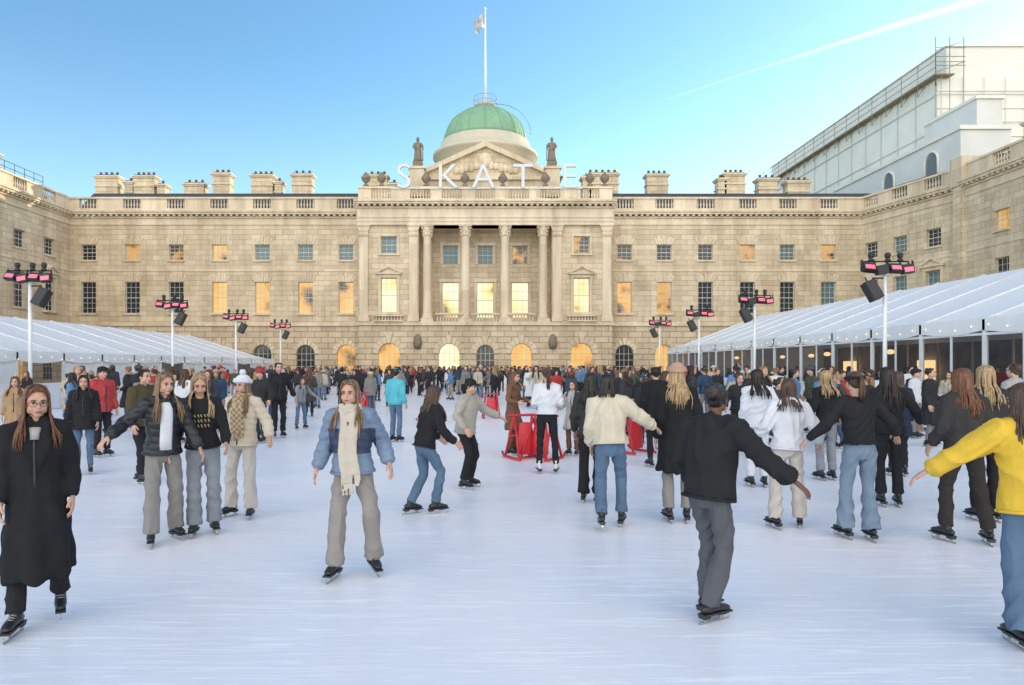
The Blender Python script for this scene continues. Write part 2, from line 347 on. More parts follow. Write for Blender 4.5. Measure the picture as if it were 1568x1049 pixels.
def statue(mb,x,y,z,h,mt=iSA,sd=1):
    k=h/3.0
    mb.box(x-.55*k,x+.55*k,y-.5*k,y+.5*k,z-.9,z,mt)
    T=lambda a,b,c:(x+a*k*sd,y+b*k,z+c*k)
    mb.tube([T(0,0,0),T(0,0,.5),T(.03,0,1.2),T(0,0,1.6),T(0,0,2.1),T(0,0,2.38)],[(.55*k,.42*k),(.46*k,.36*k),(.42*k,.34*k),(.38*k,.28*k),(.42*k,.29*k),(.14*k,.14*k)],10,lat=(1,0,0),mt=mt)
    mb.ell(T(0,0,2.66),(.2*k,.21*k,.28*k),8,mt)
    mb.tube([T(-.34,0,2.15),T(-.52,-.1,1.75),T(-.25,-.35,1.45)],[.15*k,.13*k,.1*k],7,rnd=True,mt=mt)
    mb.tube([T(.34,0,2.15),T(.56,-.05,1.75),T(.58,-.2,1.45)],[.15*k,.13*k,.1*k],7,rnd=True,mt=mt)
    mb.tube([T(.6,-.2,.1),T(.6,-.2,2.0)],[.06*k,.06*k],6,mt=mt)
for i,(x,sd) in enumerate(((-7.55,1),(7.45,-1))):
    m2=MB(); m2.box(x-.8,x+.8,75.3,77.4,20.5,23.6,iTR); m2.box(x-.95,x+.95,75.15,77.55,23.6,23.85,iTR); statue(m2,x,76.4,24.6,2.9,sd=sd); m2.build('roof_statue',FM)
m2=MB()
for x in (-12.9,-11.2,-6.4,-2.2,1.9,6.5,11.3,12.9):
    m2.lathe(x,73.75,[(.3,21.15),(.3,21.35),(.12,21.5),(.2,21.6),(.48,21.95),(.5,22.2),(.34,22.35),(.3,22.5),(.16,22.62),(.05,22.8)],10,iSA)
m2.build('parapet_urns',FM,HOUSE)
# ---- dome
D=empty('dome_with_cupola'); m2=MB(); cx,cy=0,85
m2.lathe(cx,cy,[(6.1,20),(6.1,27.4),(6.5,27.5),(6.5,27.9),(6.0,28.0),(5.6,28.8),(5.5,29.3),(5.3,29.5)],48,1)
prof=[(5.15*math.cos(t),29.5+4.3*math.sin(t)) for t in [i*math.pi/2/14*.93 for i in range(15)]]
m2.lathe(cx,cy,prof,48,0)
for k in range(16):
    a=k*math.pi/8; m2.tube([(cx+(r+.03)*math.cos(a),cy+(r+.03)*math.sin(a),z) for r,z in prof],[.07]*15,5,mt=0)
m2.lathe(cx,cy,[(1.1,33.5),(1.1,34.0),(1.35,34.05),(1.35,34.2),(.5,34.4),(.15,34.7)],20,1)
for k in range(14):
    a=k*math.pi/7; m2.tube([(cx+1.45*math.cos(a),cy+1.45*math.sin(a),34.0),(cx+1.45*math.cos(a),cy+1.45*math.sin(a),35.2)],[.025]*2,4,mt=2)
for z in (34.6,35.2): m2.tube([(cx+1.45*math.cos(k*math.pi/12),cy+1.45*math.sin(k*math.pi/12),z) for k in range(25)],[.025]*25,4,mt=2)
for off in (-.05,.0):
    m2.tube([(cx+(r+.7)*math.cos(-.3+off),cy+(r+.7)*math.sin(-.3+off),z+.5) for r,z in prof],[.03]*15,4,mt=2)
m2.build('dome_shell',[LEAD,mat('dome_base_lead',(.6,.54,.42),.6,2,.1),mat('railing_metal',(.3,.3,.3),.5)],D)
fp=empty('flagpole'); m2=MB(); m2.tube([(0,85,34.3),(0,85,40),(0,85,46.2)],[.16,.12,.08],10,mt=0); m2.ell((0,85,46.3),(.16,.16,.16),8,0)
vs=[];n=14;h=8
for i in range(n):
    for j in range(h):
        t=i/(n-1); q=j/(h-1); vs.append((-1.35*t+.12*math.sin(q*5+t*3),85+.35*math.sin(t*9+q*2),45.9-q*1.9-t*.9+.1*math.sin(t*7)))
m2.add(vs,[(i*h+j,(i+1)*h+j,(i+1)*h+j+1,i*h+j+1) for i in range(n-1) for j in range(h-1)],1,True)
m2.build('pole_and_flag',[WHITE,mat('flag_cloth',(.62,.62,.68),.8,1.6,.5)],fp)
# ---- SKATE letters
sg=empty('skate_letter_sign')
LET=mat('sign_letter_white',(.66,.68,.71),.4,5,.02)
for ch,x in zip('SKATE',(-8.75,-4.05,-.2,4.05,9.0)):
    c=bpy.data.curves.new('letter_'+ch,'FONT'); c.body=ch; c.size=3.75; c.extrude=.15; c.offset=-.02; c.align_x='CENTER'
    o=bpy.data.objects.new('tmp',c); sc.collection.objects.link(o); bpy.context.view_layer.update()
    me=bpy.data.meshes.new_from_object(o.evaluated_get(bpy.context.evaluated_depsgraph_get())); bpy.data.objects.remove(o)
    me.materials.clear(); me.materials.append(LET)
    o=bpy.data.objects.new('letter_'+ch,me); sc.collection.objects.link(o); o.location=(x,73.4,20.95); o.rotation_euler=(math.pi/2,0,0); o.parent=sg
m2=MB(); m2.box(-10.2,10.4,73.42,73.52,20.9,20.98,0); m2.build('sign_rail',[WHITE],sg)
# ---- side wings
LW=empty('palace_west_wing'); mb=MB(mframe((-45.6,75),(0,-1),(1,0)))
wing(mb,0,42,[(3.6,iD,iD),(8.2,iD,iD),(13.2,iD,iD),(18,iD,iT),(23,iD,iD),(28,iD,iD),(33,iD,iD),(38,iD,iD)],peds=(0,2))
chimney(mb,6,-5,2.6,24.3); chimney(mb,14,-5,2.6,24.3)
for k in range(9): mb.tube([(1.5*k,-3,21),(1.5*k,-3,22.6)],[.03]*2,4,mt=iDK)
mb.tube([(0,-3,22.6),(12,-3,22.6)],[.03]*2,4,mt=iDK); mb.tube([(0,-3,22),(12,-3,22)],[.03]*2,4,mt=iDK)
mb.build('wing_walls',FM,LW)
RW=empty('palace_east_wing')
p0=Vector((41.4,75)); p1=Vector((44.4,63.2)); d=(p1-p0); L_=d.length; d.normalize()
mb=MB(mframe(p0,(d.x,d.y),(d.y,-d.x)))
wing(mb,0,L_,[(1.3,iD,iD),(5.0,iT,iT),(8.9,iD,iT)],peds=(2,),back=6)
mb.build('end_pavilion',FM,RW)
mb=MB(mframe((43.9,62.6),(0,-1),(-1,0)))
wing(mb,0,84,[(4.6,iP,iD)]+[(9.2+4.6*k,iD,iD) for k in range(16)],peds=(1,3))
mb.quad((0,0,0),(0,-12,0),(0,-12,20.5),(0,0,20.5),mt=iST)
mb.box(-1,.2,-1.6,.35,0,18.4,iST); mb.box(-1.2,.4,-1.8,.5,18.4,21.0,iTR)
chimney(mb,3,-5,3.2,24.3)
mb.build('wing_walls',FM,RW)
# ---- scaffold-wrapped building
SH=mat('scaffold_sheeting',(.82,.79,.72),.7,.35,.08,.8,.5,bdist=.3)
SH2=mat('printed_facade_sheet',(.72,.71,.68),.75,.5,.12,1.2,.3)
TUBE=mat('scaffold_tube',(.35,.33,.3),.45,4,.2,metal=.5)
BRD=mat('scaffold_board',(.3,.24,.16),.8,6,.3)
SEAM=mat('sheeting_seam',(.55,.53,.48),.8,1,.1)
SB=empty('scaffolded_building'); m2=MB()
X0,Y0,Y1,ZT=52,78.5,127,38.7
m2.box(X0,95,Y0,Y1,0,35.0,0); m2.box(X0+1.3,95,Y0+.4,Y1,35.0,ZT,0)
m2.box(X0-.9,X0+1.3,Y0-1.0,Y1,34.9,35.05,3)
m2.box(X0+1.1,95,Y0+.2,Y1,ZT,ZT+.15,0)
y=Y0-.9
while y<Y1:
    m2.tube([(X0-.8,y,33.6),(X0-.8,y,37.4)],[.05]*2,5,mt=2); m2.tube([(X0-.8,y,33.6),(X0+.1,y,35)],[.04]*2,5,mt=2); y+=3.2
for z in (35.8,36.6,37.3): m2.tube([(X0-.8,Y0-.9,z),(X0-.8,Y1,z)],[.045]*2,5,mt=2)
x=X0-.8
while x<X0+3:
    m2.tube([(x,Y0-.9,24),(x,Y0-.9,39.2)],[.05]*2,5,mt=2); x+=1.6
for z in (36,37,38): m2.tube([(X0-.8,Y0-.9,z),(X0+2.6,Y0-.9,z)],[.045]*2,5,mt=2)
for k in range(3):
    z=35.2+k*1.2; m2.tube([(X0-.8,Y0-.95,z),(X0+2.5,Y0-.95,z+(.0 if k%2 else 1.2))],[.045]*2,5,mt=2)
for z in (25,29,33): m2.tube([(X0-.12,Y0,z),(X0-.12,Y1,z)],[.05]*2,4,mt=4)
for k in range(14): m2.tube([(X0-.14,Y0+.2+k*3.6,22),(X0-.14,Y0+.2+k*3.6,34.9)],[.05]*2,4,mt=4)
for z in (26.6,29.8,33):
    m2.tube([(X0,Y0-.2,z),(90,Y0-.2,z)],[.04]*2,4,mt=4)
for k in range(14): m2.tube([(X0+.3+k*2.45,Y0-.22,22),(X0+.3+k*2.45,Y0-.22,35)],[.04]*2,4,mt=4)
for z in (31.4,28.2,25.0,33.4): m2.box(X0-.05,95,Y0-.12,Y0-.003,z,z+.1,0)
m2.box(47,51.99,67.5,92,15,25.2,1); m2.box(46.8,51.98,67.3,92,25.2,25.6,0)
m2.box(50.4,53,70,78.3,25.6,29.2,1); m2.box(50.2,53.2,69.8,78.35,29.2,29.5,0)
for yy in (71.8,79.4):
    m2.M=Matrix(((0,-1,0,46.99),(-1,0,0,yy),(0,0,1,0),(0,0,0,1)))
    K=10; m2.add([(-.9*math.cos(math.pi*i/K),.03,23.2+.9*math.sin(math.pi*i/K)) for i in range(K+1)]+[(.9,.03,21.4),(-.9,.03,21.4)],[tuple(range(K+3))],5)
    m2.tube([(-1.1,.1,21.3)]+[(-1.1*math.cos(math.pi*i/K),.1,23.2+1.1*math.sin(math.pi*i/K)) for i in range(K+1)]+[(1.1,.1,21.3)],[.13]*(K+3),5,mt=0)
    m2.M=None
m2.build('wrapped_scaffold',[SH,SH2,TUBE,BRD,SEAM,mat('printed_window_grey',(.16,.18,.2),.6)],SB)
# ================================================================== MARQUEES
FAB=mat('marquee_fabric',(.86,.86,.86),.55,2.5,.05,3,.35,bdist=.05)
_n=FAB.node_tree; _t=_n.nodes.new('ShaderNodeBsdfTranslucent'); _t.inputs[0].default_value=(.75,.76,.78,1); _x=_n.nodes.new('ShaderNodeMixShader'); _x.inputs[0].default_value=.1
_n.links.new(_n.nodes['Principled BSDF'].outputs[0],_x.inputs[1]); _n.links.new(_t.outputs[0],_x.inputs[2]); _n.links.new(_x.outputs[0],_n.nodes['Material Output'].inputs[0])
POST=mat('marquee_post_white',(.75,.75,.75),.4)
m_,nt,p=newmat('marquee_glazing'); p.inputs['Base Color'].default_value=(.05,.06,.07,1); p.inputs['Roughness'].default_value=.06
tr=nt.nodes.new('ShaderNodeBsdfTransparent'); tr.inputs[0].default_value=(.78,.82,.86,1); mxs=nt.nodes.new('ShaderNodeMixShader'); mxs.inputs[0].default_value=.65
nt.links.new(p.outputs[0],mxs.inputs[1]); nt.links.new(tr.outputs[0],mxs.inputs[2]); nt.links.new(mxs.outputs[0],nt.nodes['Material Output'].inputs[0]); GLZ=m_
BULB=mat('festoon_bulb',(1,.8,.5),.4,emis=(1,.72,.38),estr=1.6)
INT=mat('bar_interior',(.36,.33,.33),.8,1.2,.4)
WARM=mat('interior_lamp',(1,.7,.4),.5,emis=(1,.6,.25),estr=2.0)
def marquee(name,xw,xr,y0,y1,ze,zr,sgn,glazed):
    e=empty(name); m=MB(); xo=xr+(xr-xw)
    n=int((y1-y0)/3.1); st=(y1-y0)/n
    for i in range(n):
        a=y0+i*st; K=4
        for side in (xw,xo):
            vs=[];
            for k in range(K+1):
                yy=a+st*k/K; sag=.10*math.sin(math.pi*k/K)
                for j in range(4):
                    t=j/3; x=side+(xr-side)*t
                    z=ze+(zr-ze)*t-sag*math.sin(math.pi*min(1,t+.15))*.9
                    if i==n-1: z=min(z, ze+(zr-ze)*(1-k/K)*1.0 if t>0 else z) if t>(1-k/K) else z
                    vs.append((x,yy,z))
            m.add(vs,[(k*4+j,(k+1)*4+j,(k+1)*4+j+1,k*4+j+1) for k in range(K) for j in range(3)],0,True)
        m.tube([(xw,a,ze+.02),(xr,a,zr+.02)],[.05]*2,5,mt=1)
        vs=[];
        for k in range(9):
            yy=a+st*k/8; vs+= [(xw-sgn*.06,yy,ze+.06),(xw-sgn*.06,yy,ze-.34-.12*math.sin(math.pi*k/8))]
        m.add(vs,[(2*k,2*k+2,2*k+3,2*k+1) for k in range(8)],0)
        m.box(xw-.06,xw+.06,a-.06,a+.06,0,ze,1)
        if glazed:
            m.box(xw-.025,xw+.025,a+st/2-.03,a+st/2+.03,.25,ze-.1,1)
            m.quad((xw+.02*sgn,a+.06,.3),(xw+.02*sgn,a+st-.06,.3),(xw+.02*sgn,a+st-.06,ze-.1),(xw+.02*sgn,a+.06,ze-.1),mt=2)
            m.box(xw-.05,xw+.05,a+.06,a+st-.06,0,.3,1); m.box(xw-.03,xw+.03,a+.06,a+st-.06,ze-.5,ze-.42,1)
        else:
            m.quad((xw+.02*sgn,a+.06,.0),(xw+.02*sgn,a+st-.06,.0),(xw+.02*sgn,a+st-.06,ze-.1),(xw+.02*sgn,a+.06,ze-.1),mt=0 if i%4 else 2)
    m.quad((xw,y1,0),(xo,y1,0),(xo,y1,ze),(xw,y1,ze),mt=0)
    if glazed:
        m.quad((xo-.2,y0,0),(xo-.2,y1,0),(xo-.2,y1,ze),(xo-.2,y0,ze),mt=3); m.quad((xw,y0,.05),(xo,y0,.05),(xo,y1-.2,.05),(xw,y1-.2,.05),mt=3)
        for i in range(0,n):
            a=y0+(i+.5)*st; x=xw+sgn*(2+R.random()*5)
            m.lathe(x,a,[(.25,.06),(.04,.1),(.04,1.0),(.35,1.02),(.35,1.06)],10,1)
            m.box(xo-.5*sgn-.05,xo-.5*sgn+.05,a-1.3,a-1.2,.05,ze,1)
            if i%2==0: m.ell((xw+sgn*(3+R.random()*4),a,2.5),(.2,.2,.12),8,5)
            if i%3==1: m.box(xo-.5*sgn-.15,xo-.5*sgn+.15,a-.8,a+.6,.8,2.2,5)
    y=y0
    while y<y1: m.ell((xw-sgn*.12,y,ze-.24-.07*math.sin(y*2)),(.02,.02,.028),6,4); y+=.75
    m.build('marquee_structure',[FAB,POST,GLZ,INT,BULB,WARM],e)
marquee('glazed_marquee',15.6,22.4,12,58.5,3.3,5.9,1,True)
marquee('white_marquee',-19.8,-26.5,16,64,2.42,4.55,-1,False)
# ================================================================== LIGHT POLES
BLK=mat('black_fixture',(.02,.02,.022),.5)
PINK=mat('pink_flood_lens',(.7,.1,.2),.3,5,.3,emis=(1,.12,.16),estr=1.2)
def light_pole(x,y,sd,h=5.5):
    e=empty('floodlight_pole',(x,y,0)); m=MB()
    m.tube([(0,0,0),(0,0,h)],[.075,.07],10,mt=0); m.box(-.22,.22,-.22,.22,0,.1,0)
    m.tube([(-.85,0,h-.25),(.85,0,h-.25)],[.03]*2,6,mt=1); m.tube([(-.85,0,h+.1),(.85,0,h+.1)],[.03]*2,6,mt=1)
    for s_,l in ((-1,0),(1,0)):
        m.tube([(s_*.85,0,h-.25),(s_*.85,0,h+.1)],[.03]*2,6,mt=1)
    for k,xx in enumerate((-.66,-.2,.28,.72)):
        c=Vector((xx,-.18,h-.17+(.05,-.04,.02,-.02)[k])); A=-.35
        m.M=Matrix.Translation(c)@Matrix.Rotation(A+.18*((k%2)*2-1),4,'X')@Matrix.Rotation((.12,-.2,.05,-.12)[k],4,'Y')
        m.box(-.2,.2,-.06,.14,-.16,.16,1)
        if k!=1 or sd>0: m.box(-.16,.16,-.075,-.062,-.11,.05,2)
        for f in range(4): m.box(-.2+f*.115,-.19+f*.115,.14,.19,-.12,.12,1)
        m.box(-.235,-.212,-.03,.05,-.05,.3,1); m.box(.212,.235,-.03,.05,-.05,.3,1)
        m.M=None
    for xx in (-.5,.1,.55):
        m.lathe(xx,0,[(.1,h+.1),(.1,h+.18),(.05,h+.2),(.09,h+.24),(.11,h+.36),(.07,h+.42)],8,1)
    m.M=Matrix.Translation((sd*.48,-.05,h-.95))@Matrix.Rotation(sd*.38,4,'Y')@Matrix.Rotation(-.25,4,'X')
    m.box(-.2,.2,-.17,.2,-.36,.36,1); m.box(-.17,.17,-.19,-.172,-.33,.33,3); m.lathe(0,0,[(.03,.36),(.03,.55)],6,1)
    m.M=None
    m.tube([(0,0,h-.5),(sd*.45,0,h-.5)],[.03]*2,6,mt=1)
    m.build('pole_and_lamps',[WHITE,BLK,PINK,mat('speaker_grille',(.05,.05,.055),.7,200,.5)],e)
for y in (24.6,36.5,46,56.4): light_pole(14.4,y,-1)
for y in (27,39.3,49.3,60): light_pole(-18.0,y,1)
# ================================================================== GROUND, ICE, BARRIER
GR=mat('courtyard_paving',(.2,.19,.175),.85,.7,.25,6,.4)
m=MB(); m.quad((-600,-300,0),(600,-300,0),(600,900,0),(-600,900,0)); m.build('ground',[GR])
ICE,nt,p=newmat('rink_ice'); N=nt.nodes; L=nt.links
tc=N.new('ShaderNodeTexCoord')
n1=N.new('ShaderNodeTexNoise'); n1.inputs['Scale'].default_value=.35; n1.inputs['Detail'].default_value=6; L.new(tc.outputs['Object'],n1.inputs['Vector'])
r1=N.new('ShaderNodeValToRGB'); r1.color_ramp.elements[0].position=.35; r1.color_ramp.elements[0].color=(.75,.785,.855,1); r1.color_ramp.elements[1].position=.65; r1.color_ramp.elements[1].color=(.88,.845,.875,1)  # pinkish end paints the pink lighting into the ice colour
L.new(n1.outputs['Fac'],r1.inputs[0])
prev=None
for i,(ang,sx) in enumerate(((.3,.35),(1.2,.5),(-.7,.4),(2.2,.6))):
    mp=N.new('ShaderNodeMapping'); mp.inputs['Rotation'].default_value=(0,0,ang); mp.inputs['Scale'].default_value=(sx*1.6,22,1); mp.inputs['Location'].default_value=(i*3.1,i*7,0)
    L.new(tc.outputs['Object'],mp.inputs[0])
    nn=N.new('ShaderNodeTexNoise'); nn.inputs['Scale'].default_value=1.2; nn.inputs['Detail'].default_value=5; nn.inputs['Distortion'].default_value=1.3; L.new(mp.outputs[0],nn.inputs['Vector'])
    rr=N.new('ShaderNodeValToRGB'); rr.color_ramp.elements[0].position=.60; rr.color_ramp.elements[1].position=.66; L.new(nn.outputs['Fac'],rr.inputs[0])
    if prev is None: prev=rr.outputs[0]
    else:
        mm=N.new('ShaderNodeMath'); mm.operation='MAXIMUM'; L.new(prev,mm.inputs[0]); L.new(rr.outputs[0],mm.inputs[1]); prev=mm.outputs[0]
mx=N.new('ShaderNodeMix'); mx.data_type='RGBA'; L.new(r1.outputs[0],mx.inputs['A']); mx.inputs['B'].default_value=(.97,.97,.98,1)
ml=N.new('ShaderNodeMath'); ml.operation='MULTIPLY'; ml.inputs[1].default_value=.7; L.new(prev,ml.inputs[0]); L.new(ml.outputs[0],mx.inputs['Factor'])
L.new(mx.outputs['Result'],p.inputs['Base Color'])
r2=N.new('ShaderNodeMath'); r2.operation='MULTIPLY_ADD'; r2.inputs[1].default_value=.3; r2.inputs[2].default_value=.31; L.new(prev,r2.inputs[0]); L.new(r2.outputs[0],p.inputs['Roughness'])
bp=N.new('ShaderNodeBump'); bp.inputs['Strength'].default_value=.25; bp.inputs['Distance'].default_value=.01
n3=N.new('ShaderNodeTexNoise'); n3.inputs['Scale'].default_value=3; n3.inputs['Detail'].default_value=8; L.new(tc.outputs['Object'],n3.inputs['Vector'])
m4=N.new('ShaderNodeMath'); m4.operation='ADD'; L.new(prev,m4.inputs[0]); L.new(n3.outputs['Fac'],m4.inputs[1]); L.new(m4.outputs[0],bp.inputs['Height']); L.new(bp.outputs['Normal'],p.inputs['Normal'])
p.inputs['Specular IOR Level'].default_value=.4
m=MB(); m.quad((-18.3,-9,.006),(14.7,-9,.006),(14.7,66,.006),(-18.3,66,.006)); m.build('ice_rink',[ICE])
BW=mat('barrier_panel_white',(.75,.75,.77),.4,3,.05); BR=mat('barrier_banner_red',(.5,.03,.04),.5,3,.1)
m=MB()
def barr(x0,y0,x1,y1):
    Ln=math.hypot(x1-x0,y1-y0); n=int(Ln/2); 
    for i in range(n):
        a=i/n; b=(i+1)/n; ax,ay,bx,by=x0+(x1-x0)*a,y0+(y1-y0)*a,x0+(x1-x0)*b,y0+(y1-y0)*b
        if x0==x1: m.box(x0-.04,x0+.04,ay+.02,by-.02,.006,1.05,0); m.box(x0-.07,x0+.07,ay,by,1.05,1.12,0); m.box(x0-.06,x0+.06,ay+.02,by-.02,.007,.2,0)
        else: m.box(ax+.02,bx-.02,y0-.04,y0+.04,.006,1.05,1 if i%5==2 else 0); m.box(ax,bx,y0-.07,y0+.07,1.05,1.12,0)
barr(14.8,-9,14.8,66); barr(-18.4,-9,-18.4,66); barr(-18.4,66.1,14.8,66.1)
m.build('rink_barrier',[BW,BR])
# ================================================================== PEOPLE
def cloth(name,c,rough=.9,b=60,bs=.35,nm=.12): return mat(name,c,rough,9,nm,b,bs,bdist=.004,spec=.2)
SK=[mat('skin_fair',(.58,.34,.25),.6,12,.06,spec=.3),mat('skin_brown',(.16,.08,.05),.55,12,.06,spec=.3)]
LIP=mat('lips',(.36,.12,.11),.6); EYW=mat('eye_white',(.42,.38,.36),.4); EYD=mat('eye_iris',(.03,.02,.015),.2)
def hairm(name,c):
    if name in MC: return MC[name]
    m,nt,p=newmat(name); N=nt.nodes; L=nt.links; tc=N.new('ShaderNodeTexCoord'); mp=N.new('ShaderNodeMapping'); mp.inputs['Scale'].default_value=(70,70,5); L.new(tc.outputs['Object'],mp.inputs[0])
    nz=N.new('ShaderNodeTexNoise'); nz.inputs['Scale'].default_value=1; nz.inputs['Detail'].default_value=3; L.new(mp.outputs[0],nz.inputs['Vector'])
    rp=N.new('ShaderNodeValToRGB'); rp.color_ramp.elements[0].position=.3; rp.color_ramp.elements[1].position=.7
    rp.color_ramp.elements[0].color=(c[0]*.45,c[1]*.42,c[2]*.4,1); rp.color_ramp.elements[1].color=(min(1,c[0]*1.5),min(1,c[1]*1.45),min(1,c[2]*1.4),1)
    L.new(nz.outputs['Fac'],rp.inputs[0]); L.new(rp.outputs[0],p.inputs['Base Color']); p.inputs['Roughness'].default_value=.45
    MC[name]=m; return m
H_RED=hairm('hair_auburn',(.15,.06,.028)); H_BRN=hairm('hair_brown',(.075,.042,.026)); H_DK=hairm('hair_dark',(.02,.013,.011)); H_BL=hairm('hair_blonde',(.40,.28,.15)); H_DBL=hairm('hair_dark_blonde',(.21,.135,.075))
BOOT=mat('skate_boot_black',(.02,.02,.022),.35,20,.2); BOOTW=mat('skate_boot_white',(.7,.7,.7),.4); BLADE=mat('skate_blade_steel',(.55,.55,.56),.25,metal=1); LACE=mat('skate_laces',(.4,.4,.4),.8)
def denim(name,c): return mat(name,c,.9,4,.28,90,.3,bdist=.003,spec=.15)
def remesh(G,vox,it,fold=None,seed=0,sm=.5):
    me=G.mesh('t'); o=bpy.data.objects.new('t',me); sc.collection.objects.link(o)
    r=o.modifiers.new('r','REMESH'); r.mode='VOXEL'; r.voxel_size=vox
    if it: s_=o.modifiers.new('s','SMOOTH'); s_.factor=sm; s_.iterations=it
    dg=bpy.context.evaluated_depsgraph_get()
    out=bpy.data.meshes.new_from_object(o.evaluated_get(dg)); bpy.data.objects.remove(o); bpy.data.meshes.remove(me)
    n=len(out.vertices); co=np.empty(n*3,np.float32); out.vertices.foreach_get('co',co); co=co.reshape(-1,3)
    if fold and n:
        no=np.empty(n*3,np.float32); out.vertex_normals.foreach_get('vector',no); no=no.reshape(-1,3)
        co=co+no*fold(co,seed)[:,None].astype(np.float32); out.vertices.foreach_set('co',co.ravel().astype(np.float32))
    out.polygons.foreach_set('use_smooth',np.ones(len(out.polygons),bool)); out.update(); return out
def f_cloth(A=.007,fz=34):
    def f(c,s):
        x,y,z=c[:,0],c[:,1],c[:,2]
        w=1.6*np.sin(x*11+s)+1.3*np.sin(y*13+s*2+z*4)
        a=np.abs(np.sin(z*fz*.55+w*1.3+2.2*np.sin(z*5+x*9+s)))
        b=np.abs(np.sin(x*30+y*17+z*9+2*np.sin(z*8+s)+w))
        m=.5+.5*np.sin(x*7+z*6+y*6+s*3)
        return A*((.62-a**.7)*1.9*m+(.6-b**.7)*1.3*(1-m))
    return f
def f_puff(A=.011,p=.075):
    def f(c,s):
        z=c[:,2]+.012*np.sin(c[:,0]*14+s)
        return A*(np.abs(np.sin(z*math.pi/p))**.6-.6)+.003*np.sin(c[:,0]*60+z*30)
    return f
def f_coat(A=.012):
    def f(c,s):
        a=np.arctan2(c[:,1],c[:,0]); k=np.clip((1.15-c[:,2])*1.3,0,1)
        return A*k*np.sin(a*9+s+c[:,2]*2)+.006*np.sin(c[:,2]*26+3*np.sin(c[:,0]*9+s)+2*np.sin(c[:,1]*12))
    return f
def ik(a,t,l1,l2,pole):
    d=t-a; L0=d.length; mxl=(l1+l2)*.998
    if L0>mxl: t=a+d*(mxl/L0); d=t-a; L0=mxl
    u=d/L0; q=(l1*l1-l2*l2+L0*L0)/(2*L0); h=math.sqrt(max(0,l1*l1-q*q)); p=pole-u*pole.dot(u)
    p=p.normalized() if p.length>1e-6 else u.orthogonal().normalized()
    return a+u*q+p*h, t
def addobj(me,name,mats,par):
    if len(me.materials): me.materials.clear()
    for m in mats: me.materials.append(m)
    o=bpy.data.objects.new(name,me); sc.collection.objects.link(o); o.parent=par; return o
